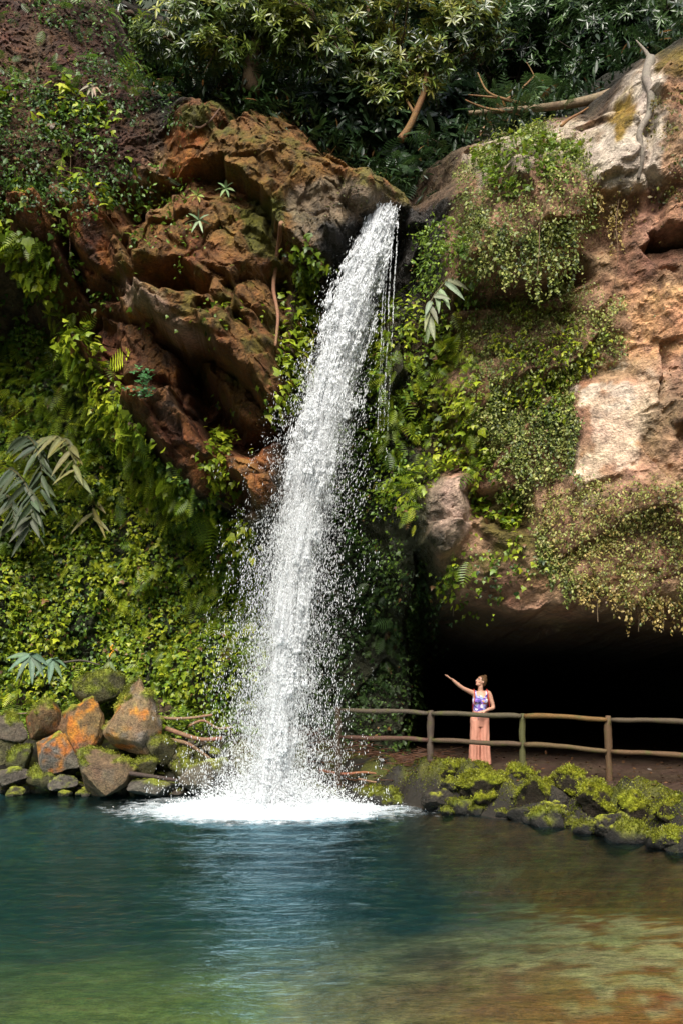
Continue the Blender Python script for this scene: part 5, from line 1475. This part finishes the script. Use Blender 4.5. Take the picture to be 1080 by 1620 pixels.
def lf(mb, pts, rad, n=6, seg=14, up=None):
    P = catmull(pts, n); R = catmull(np.array([(a[0], a[1], 0) if hasattr(a, '__len__') else (a, a, 0) for a in rad], float), n)[:, :2]
    v, f = tube(P, np.maximum(R, .002), seg, up=up); mb.add(v, f)


bd = MB()
UPY = (0, 1, 0)
# torso (radii: half width, half depth), neck
lf(bd, [(0.0, 0, .80), (0.0, 0, .90), (.0, .0, 1.02), (.005, -.01, 1.15), (.012, -.015, 1.25), (.02, 0, 1.35), (.02, 0, 1.405)], [(.135, .10), (.165, .115), (.118, .085), (.125, .095), (.145, .11), (.15, .085), (.10, .06)], up=UPY)
ell(bd, (-.055, -.095, 1.235), (.062, .05, .06)); ell(bd, (.075, -.095, 1.235), (.062, .05, .06))
lf(bd, [(.02, .01, 1.36), (.015, .0, 1.43), (.012, -.012, 1.49), (.015, -.01, 1.55)], [(.075, .06), (.05, .05), (.047, .05), (.045, .05)], up=UPY)
# legs and feet
for sx in (-1, 1):
    lf(bd, [(sx * .085, 0, .88), (sx * .09, -.005, .70), (sx * .09, -.01, .48), (sx * .09, .015, .30), (sx * .09, .02, .09), (sx * .09, .0, .05)], [.09, .078, .055, .052, .036, .036])
    lf(bd, [(sx * .09, .05, .045), (sx * .095, -.05, .04), (sx * .10, -.13, .028), (sx * .102, -.175, .02)], [(.034, .04), (.04, .034), (.043, .022), (.025, .014)], up=(0, 0, 1))
# raised arm
sh = np.array((-.125, .0, 1.375)); el = np.array((-.34, -.10, 1.475)); wr = np.array((-.545, -.19, 1.635))
lf(bd, [(-.04, 0, 1.36), sh, (sh + el) / 2 + (0, 0, -.004), el, (el + wr) / 2 + (.0, 0, -.006), wr], [.05, .053, .042, .035, .034, .023])
# resting arm, hand on the rail
sh2 = np.array((.165, .0, 1.365)); el2 = np.array((.245, -.02, 1.10)); wr2 = np.array((.065, -.235, 1.045))
lf(bd, [(.08, 0, 1.365), sh2, (sh2 + el2) / 2 + (.012, 0, 0), el2, (el2 + wr2) / 2, wr2], [.05, .052, .042, .036, .034, .023])


def hand(mb, wrist, d, palm_n, thumb_s, curl):
    """palm, four unequal fingers with knuckle bends and a thumb from the side of the palm"""
    d = np.asarray(d, float) / np.linalg.norm(d); pn = np.asarray(palm_n, float); pn -= d * (pn @ d); pn /= np.linalg.norm(pn)
    s = np.cross(d, pn) * thumb_s
    w = np.asarray(wrist, float)
    lf(mb, [w - d * .01, w + d * .03, w + d * .07, w + d * .092], [(.023, .017), (.036, .015), (.042, .014), (.036, .011)], seg=12, up=pn)
    for k, (o, ln) in enumerate(((.031, .072), (.011, .080), (-.010, .074), (-.029, .058))):
        b = w + d * .085 + s * o
        a1, a2, a3 = curl * .5 + .05 * k, curl * 1.2 + .05 * k, curl * 1.8 + .05 * k
        spd = s * o * .9
        p1 = b + (d * math.cos(a1) + pn * math.sin(a1)) * ln * .45 + spd * .3
        p2 = p1 + (d * math.cos(a2) + pn * math.sin(a2)) * ln * .32 + spd * .15
        p3 = p2 + (d * math.cos(a3) + pn * math.sin(a3)) * ln * .25
        lf(mb, [b - d * .02, b, p1, p2, p3], [.0095, .0095, .0088, .008, .006], n=3, seg=8)
    t0 = w + d * .028 + s * .028
    t1 = t0 + (d * .7 + s * .75 + pn * .25) * .036; t2 = t1 + (d * .92 + s * .35 + pn * .3 * (1 + curl)) * .03; t3 = t2 + (d + s * .1 + pn * .3) * .022
    lf(mb, [w + d * .02 + s * .012, t0, t1, t2, t3], [.012, .0125, .0105, .009, .007], n=3, seg=8)


hand(bd, wr, wr - el + np.array((-.02, -.02, -.045)), (0.1, -.25, 1.0), 1, .18)
hand(bd, wr2, np.array((-.9, -.22, -.10)), (0, .25, -1.0), 1, .75)
# head, turned to the left and tilted up
fd = np.array((-.84, -.40, .36)); fd /= np.linalg.norm(fd)              # where she looks
sd = np.cross(fd, (0, 0, 1.0)); sd /= np.linalg.norm(sd); hu_ = np.cross(sd, fd)
HR = np.stack([sd, fd, hu_], 1)                                         # local: x side, y forward, z up
hc = np.array((.022, -.012, 1.592))
hp = lambda x, y, z: hc + HR @ np.array((x, y, z))
ell(bd, hp(0, -.012, .025), (.073, .092, .084), HR); ell(bd, hp(0, .028, -.03), (.058, .058, .07), HR)
ell(bd, hp(0, .062, -.082), (.026, .024, .022), HR); ell(bd, hp(0, .03, -.07), (.05, .05, .034), HR)
for sx in (-1, 1):
    ell(bd, hp(sx * .038, .058, -.028), (.024, .024, .02), HR)
    ell(bd, hp(sx * .077, -.005, -.008), (.009, .02, .032), HR)
    ell(bd, hp(sx * .03, .074, .022), (.026, .012, .008), HR)
lf(bd, [hp(0, .078, .016), hp(0, .092, -.006), hp(0, .106, -.026), hp(0, .088, -.036)], [.009, .011, .0145, .010], n=3, seg=8)
ell(bd, hp(0, .083, -.052), (.022, .010, .006), HR); ell(bd, hp(0, .081, -.061), (.019, .010, .0065), HR)
bv, bf = solid(bd, .0055, 3)
M_SKIN = plain_mat('skin', (0.50, 0.275, 0.19), .5, .35, .06, 14)
nt = M_SKIN.node_tree; b_ = [n for n in nt.nodes if n.type == 'BSDF_PRINCIPLED'][0]
b_.inputs['Subsurface Weight'].default_value = .12; b_.inputs['Subsurface Radius'].default_value = (.012, .005, .003)
woman = mesh('person', bv * HS, bf, M_SKIN); woman.location = PO
tag(woman, 'woman in patterned top and salmon trousers raising one arm towards the waterfall', 'person')


def cl(name, mb, mat, voxel=None, sm=3):
    if voxel:
        v, f = solid(mb, voxel, sm); return mesh(name, v * HS, f, mat, woman)
    v = np.concatenate(mb.v) * HS
    return mesh(name, v, mb.f, mat, woman, np.concatenate(mb.c))


# face details
for sx in (-1, 1):
    e = MB(); ell(e, hp(sx * .031, .0755, .006), (.013, .0075, .0085), HR); ob = cl('eye', e, plain_mat('eye_white', (.62, .6, .57), .2, .5, .02))
    e = MB(); ell(e, hp(sx * .031, .0818, .0065), (.0058, .003, .0058), HR); io = cl('iris', e, plain_mat('iris_dark', (.03, .02, .014), .2, .5, .02)); io.parent = ob
    e = MB(); lf(e, [hp(sx * .014, .0845, .029), hp(sx * .031, .083, .034), hp(sx * .049, .070, .029)], [.003, .0042, .0025], n=3, seg=6); cl('eyebrow', e, plain_mat('brow', (.06, .035, .02), .8))
e = MB(); lf(e, [hp(-.020, .0865, -.0555), hp(0, .0945, -.0535), hp(.020, .0865, -.0555)], [(.003, .004), (.005, .006), (.003, .004)], n=4, seg=8); lf(e, [hp(-.018, .085, -.061), hp(0, .0925, -.0625), hp(.018, .085, -.061)], [(.003, .004), (.005, .006), (.003, .004)], n=4, seg=8); cl('lips', e, plain_mat('lip', (.42, .15, .12), .4))
# hair with a bun
hb = MB()
ell(hb, hp(0, -.022, .034), (.081, .096, .088), HR); ell(hb, hp(0, -.062, -.01), (.066, .055, .066), HR)
ell(hb, hp(0, -.055, .118), (.036, .036, .034), HR); ell(hb, hp(.012, -.075, .13), (.022, .022, .022), HR)
for sx in (-1, 1): lf(hb, [hp(sx * .05, .058, .075), hp(sx * .077, .02, .045), hp(sx * .082, -.015, .012), hp(sx * .07, -.06, -.01)], [.012, .015, .016, .014], n=3, seg=8)
hv, hf = solid(hb, .006, 2)
loc = (hv - hc) @ HR
keep = ~((loc[:, 1] > .046) & (loc[:, 2] < .070))       # the face stays open below the hairline
hf = hf[keep[hf].all(axis=1)]
stn = 1 + .02 * np.sin(np.arctan2(loc[:, 0], loc[:, 2]) * 34 + loc[:, 1] * 60)
hv = hc + (loc * stn[:, None]) @ HR.T
M_HAIR = plain_mat('hair', (0.13, 0.068, 0.03), .45, .4, .5, 60)
mesh('hair', hv * HS, hf, M_HAIR, woman)
e = MB(); ell(e, hp(.0, -.05, .128), (.024, .024, .024), HR); cl('hair_tie', e, plain_mat('blond_strands', (.28, .16, .065), .5, .4, .3))

# patterned sleeveless top
tb = MB()
lf(tb, [(0, 0, .985), (.0, 0, 1.03), (.004, -.008, 1.12), (.010, -.012, 1.22), (.015, -.006, 1.295), (.018, -.003, 1.325)], [(.135, .105), (.128, .098), (.134, .104), (.152, .122), (.145, .108), (.125, .095)], up=UPY)
ell(tb, (-.055, -.102, 1.235), (.066, .052, .064)); ell(tb, (.075, -.102, 1.235), (.066, .052, .064))
for sx, xx in ((-1, -.075), (1, .105)): lf(tb, [(xx, -.10, 1.29), (xx + sx * .01, -.085, 1.36), (xx + sx * .012, -.02, 1.418), (xx + sx * .01, .06, 1.38)], [(.017, .006)] * 4, n=4, seg=8, up=UPY)
m, nt, out = newmat('patterned_fabric')
bs = N(nt, 'ShaderNodeBsdfPrincipled', Roughness=.8)
tc = N(nt, 'ShaderNodeTexCoord'); vo = N(nt, 'ShaderNodeTexVoronoi', Scale=22.0); L(nt, tc, 'Object', vo, 'Vector')
sx_ = N(nt, 'ShaderNodeSeparateColor'); L(nt, vo, 'Color', sx_, 0)
cr_ = N(nt, 'ShaderNodeValToRGB'); cr_.color_ramp.interpolation = 'CONSTANT'
els = cr_.color_ramp.elements
for i, (p_, c_) in enumerate(((0, (.10, .07, .34)), (.22, (.72, .66, .72)), (.42, (.24, .12, .48)), (.58, (.55, .18, .20)), (.64, (.32, .36, .66)), (.85, (.05, .04, .14)), (.94, (.70, .40, .12)))):
    e_ = els[i] if i < 2 else els.new(p_)
    e_.position = p_; e_.color = (*c_, 1)
L(nt, sx_, 0, cr_, 0); L(nt, cr_, 0, bs, 'Base Color'); L(nt, bs, 0, out, 'Surface')
cl('top', tb, m, .006, 2)
# wide-leg trousers
pb = MB()
lf(pb, [(0, 0, 1.035), (0, 0, .99), (0, 0, .90), (0, 0, .82), (0, 0, .74)], [(.128, .098), (.142, .108), (.178, .128), (.182, .130), (.165, .115)], up=UPY)
for s_, foot in ((-1, -.108), (1, .112)): lf(pb, [(s_ * .080, 0, .86), (s_ * .084, -.005, .68), (s_ * .090, -.005, .48), (foot * .95, 0, .26), (foot, .0, .05), (foot, 0, .045)], [(.096, .120), (.094, .114), (.092, .108), (.095, .108), (.106, .118), (.10, .11)], up=UPY)
pv, pf = solid(pb, .008, 3)
an = np.arctan2(pv[:, 1], pv[:, 0] - np.sign(pv[:, 0]) * .09)
low = sst(.95, .35, pv[:, 2])
wr_ = .010 * np.sin(an * 7 + 2.2 * fbm(pv[:, 0] * 3, pv[:, 1] * 3, pv[:, 2] * 2.4, 3, 77)) * low + .006 * fbm(pv[:, 0] * 14, pv[:, 1] * 14, pv[:, 2] * 7, 3, 78)
cx_ = np.sign(pv[:, 0]) * .09 * sst(.9, .7, pv[:, 2])
rv = np.stack([pv[:, 0] - cx_, pv[:, 1], 0 * pv[:, 2]], 1); rv /= np.linalg.norm(rv, axis=1)[:, None] + 1e-6
pv = pv + rv * wr_[:, None]
M_TRS = plain_mat('salmon_cotton', (0.47, 0.215, 0.150), .85, .2, .06, 18)
mesh('trousers', pv * HS, pf, M_TRS, woman)
e = MB(); lf(e, [(math.cos(a) * .137, math.sin(a) * .107, 1.012) for a in np.linspace(0, 6.28, 16)], [(.006, .018)] * 16, n=2, seg=8, up=(0, 0, 1)); cl('waistband', e, plain_mat('salmon_band', (0.42, 0.18, 0.125), .85))
e = MB(); lf(e, [(-.055, -.12, 1.0), (-.06, -.135, .96), (-.05, -.14, .90)], [.012, .009, .006], n=3, seg=8); lf(e, [(-.055, -.12, 1.0), (-.085, -.135, .97), (-.10, -.135, .93)], [.010, .008, .005], n=3, seg=8); cl('sash', e, plain_mat('violet_sash', (.20, .07, .34), .8))
for s_ in (-1, 1):
    e = MB(); lf(e, [(s_ * .09, .06, .012), (s_ * .096, -.06, .012), (s_ * .102, -.18, .012)], [(.036, .012), (.042, .012), (.036, .011)], n=4, seg=10, up=(0, 0, 1)); cl('sandal', e, plain_mat('sandal_leather', (.09, .05, .03), .6))
e = MB(); lf(e, [wr2 + np.array((.02, .02, .0)) + .028 * np.array((0.25 * math.cos(a), .5 * math.cos(a), math.sin(a))) for a in np.linspace(0, 6.28, 12)], [.006] * 12, n=2, seg=6); cl('wrist_band', e, plain_mat('dark_band', (.03, .05, .06), .5))
# backpack
pk = empty('backpack', PO + np.array((0, .15, 1.15)) * HS)
def pkp(name, mb, mat, voxel=None):
    if voxel: v, f = solid(mb, voxel, 4)
    else: v, f = np.concatenate(mb.v), mb.f
    o = mesh(name, v * HS - np.array((0, .15, 1.15)) * HS, f, mat, pk); return o
e = MB(); lf(e, [(.03, .18, .98), (.03, .19, 1.02), (.03, .195, 1.15), (.03, .185, 1.29), (.03, .17, 1.37), (.03, .16, 1.39)], [(.11, .06), (.145, .085), (.15, .09), (.14, .08), (.10, .06), (.05, .03)], n=5, seg=18, up=UPY); pkp('bag', e, plain_mat('red_nylon', (.36, .035, .022), .7, .3, .1, 30), .01)
for s_, xx in ((-1, -.105), (1, .135)):
    e = MB(); lf(e, [(xx * .9, .10, 1.385), (xx, .03, 1.432), (xx, -.055, 1.402), (xx + s_ * .006, -.115, 1.31), (xx + s_ * .02, -.118, 1.20), (xx + s_ * .035, -.085, 1.09), (xx + s_ * .03, .03, 1.03), (xx, .13, 1.02)], [(.021, .008)] * 3 + [(.022, .008), (.018, .006), (.011, .005), (.010, .005), (.010, .005)], n=6, seg=10, up=(1, 0, 0)); pkp('strap', e, plain_mat('red_webbing', (.48, .05, .03), .75, .2, .1, 60))
e = MB(); lf(e, [(-.10, -.118, 1.275), (-.02, -.152, 1.285), (.06, -.152, 1.285), (.135, -.118, 1.275)], [(.008, .004)] * 4, n=5, seg=8, up=(0, 0, 1)); pkp('chest_strap', e, plain_mat('dark_webbing', (.03, .03, .05), .7))
tag(pk, 'red strapped backpack worn by the woman at the railing', 'backpack')

# ================================================================== LIGHT, SKY, CAMERA
SUN_EL, SUN_AZ = math.radians(50), math.radians(190)      # high behind the camera, veiled by cloud
w = bpy.data.worlds.new('World'); SC.world = w
w.use_nodes = True
nt = w.node_tree
bg = nt.nodes['Background']
sk = nt.nodes.new('ShaderNodeTexSky'); sk.sky_type = 'NISHITA'; sk.sun_disc = False
sk.sun_elevation = SUN_EL; sk.sun_rotation = SUN_AZ
sk.air_density = 1.0; sk.dust_density = 3.0; sk.ozone_density = 1.0
hsv = nt.nodes.new('ShaderNodeHueSaturation'); hsv.inputs['Saturation'].default_value = 0.55   # thin cloud veils the blue
nt.links.new(sk.outputs[0], hsv.inputs['Color']); nt.links.new(hsv.outputs[0], bg.inputs[0]); bg.inputs[1].default_value = 0.075
sl = bpy.data.lights.new('sun', 'SUN'); sl.energy = 2.1; sl.angle = math.radians(30); sl.color = (1.0, 0.95, 0.86)
so = bpy.data.objects.new('sun', sl); COL.objects.link(so)
dirv = Vector((math.sin(SUN_AZ) * math.cos(SUN_EL), math.cos(SUN_AZ) * math.cos(SUN_EL), math.sin(SUN_EL)))
so.rotation_euler = dirv.to_track_quat('Z', 'Y').to_euler()
cd = bpy.data.cameras.new('camera'); co = bpy.data.objects.new('camera', cd); COL.objects.link(co)
cd.sensor_fit = 'VERTICAL'; cd.sensor_height = 36.0; cd.lens = F / 1620 * 36.0
cd.shift_y = (HV - 810) / 1620
cd.clip_end = 500
co.location = (0, 0, HC); co.rotation_euler = (math.pi / 2, 0, 0)
SC.camera = co
SC.view_settings.view_transform = 'Standard'
SC.view_settings.look = 'None'
SC.view_settings.exposure = 1.75
SC.view_settings.gamma = 1
SC.cycles.max_bounces = 6
SC.cycles.transparent_max_bounces = 12
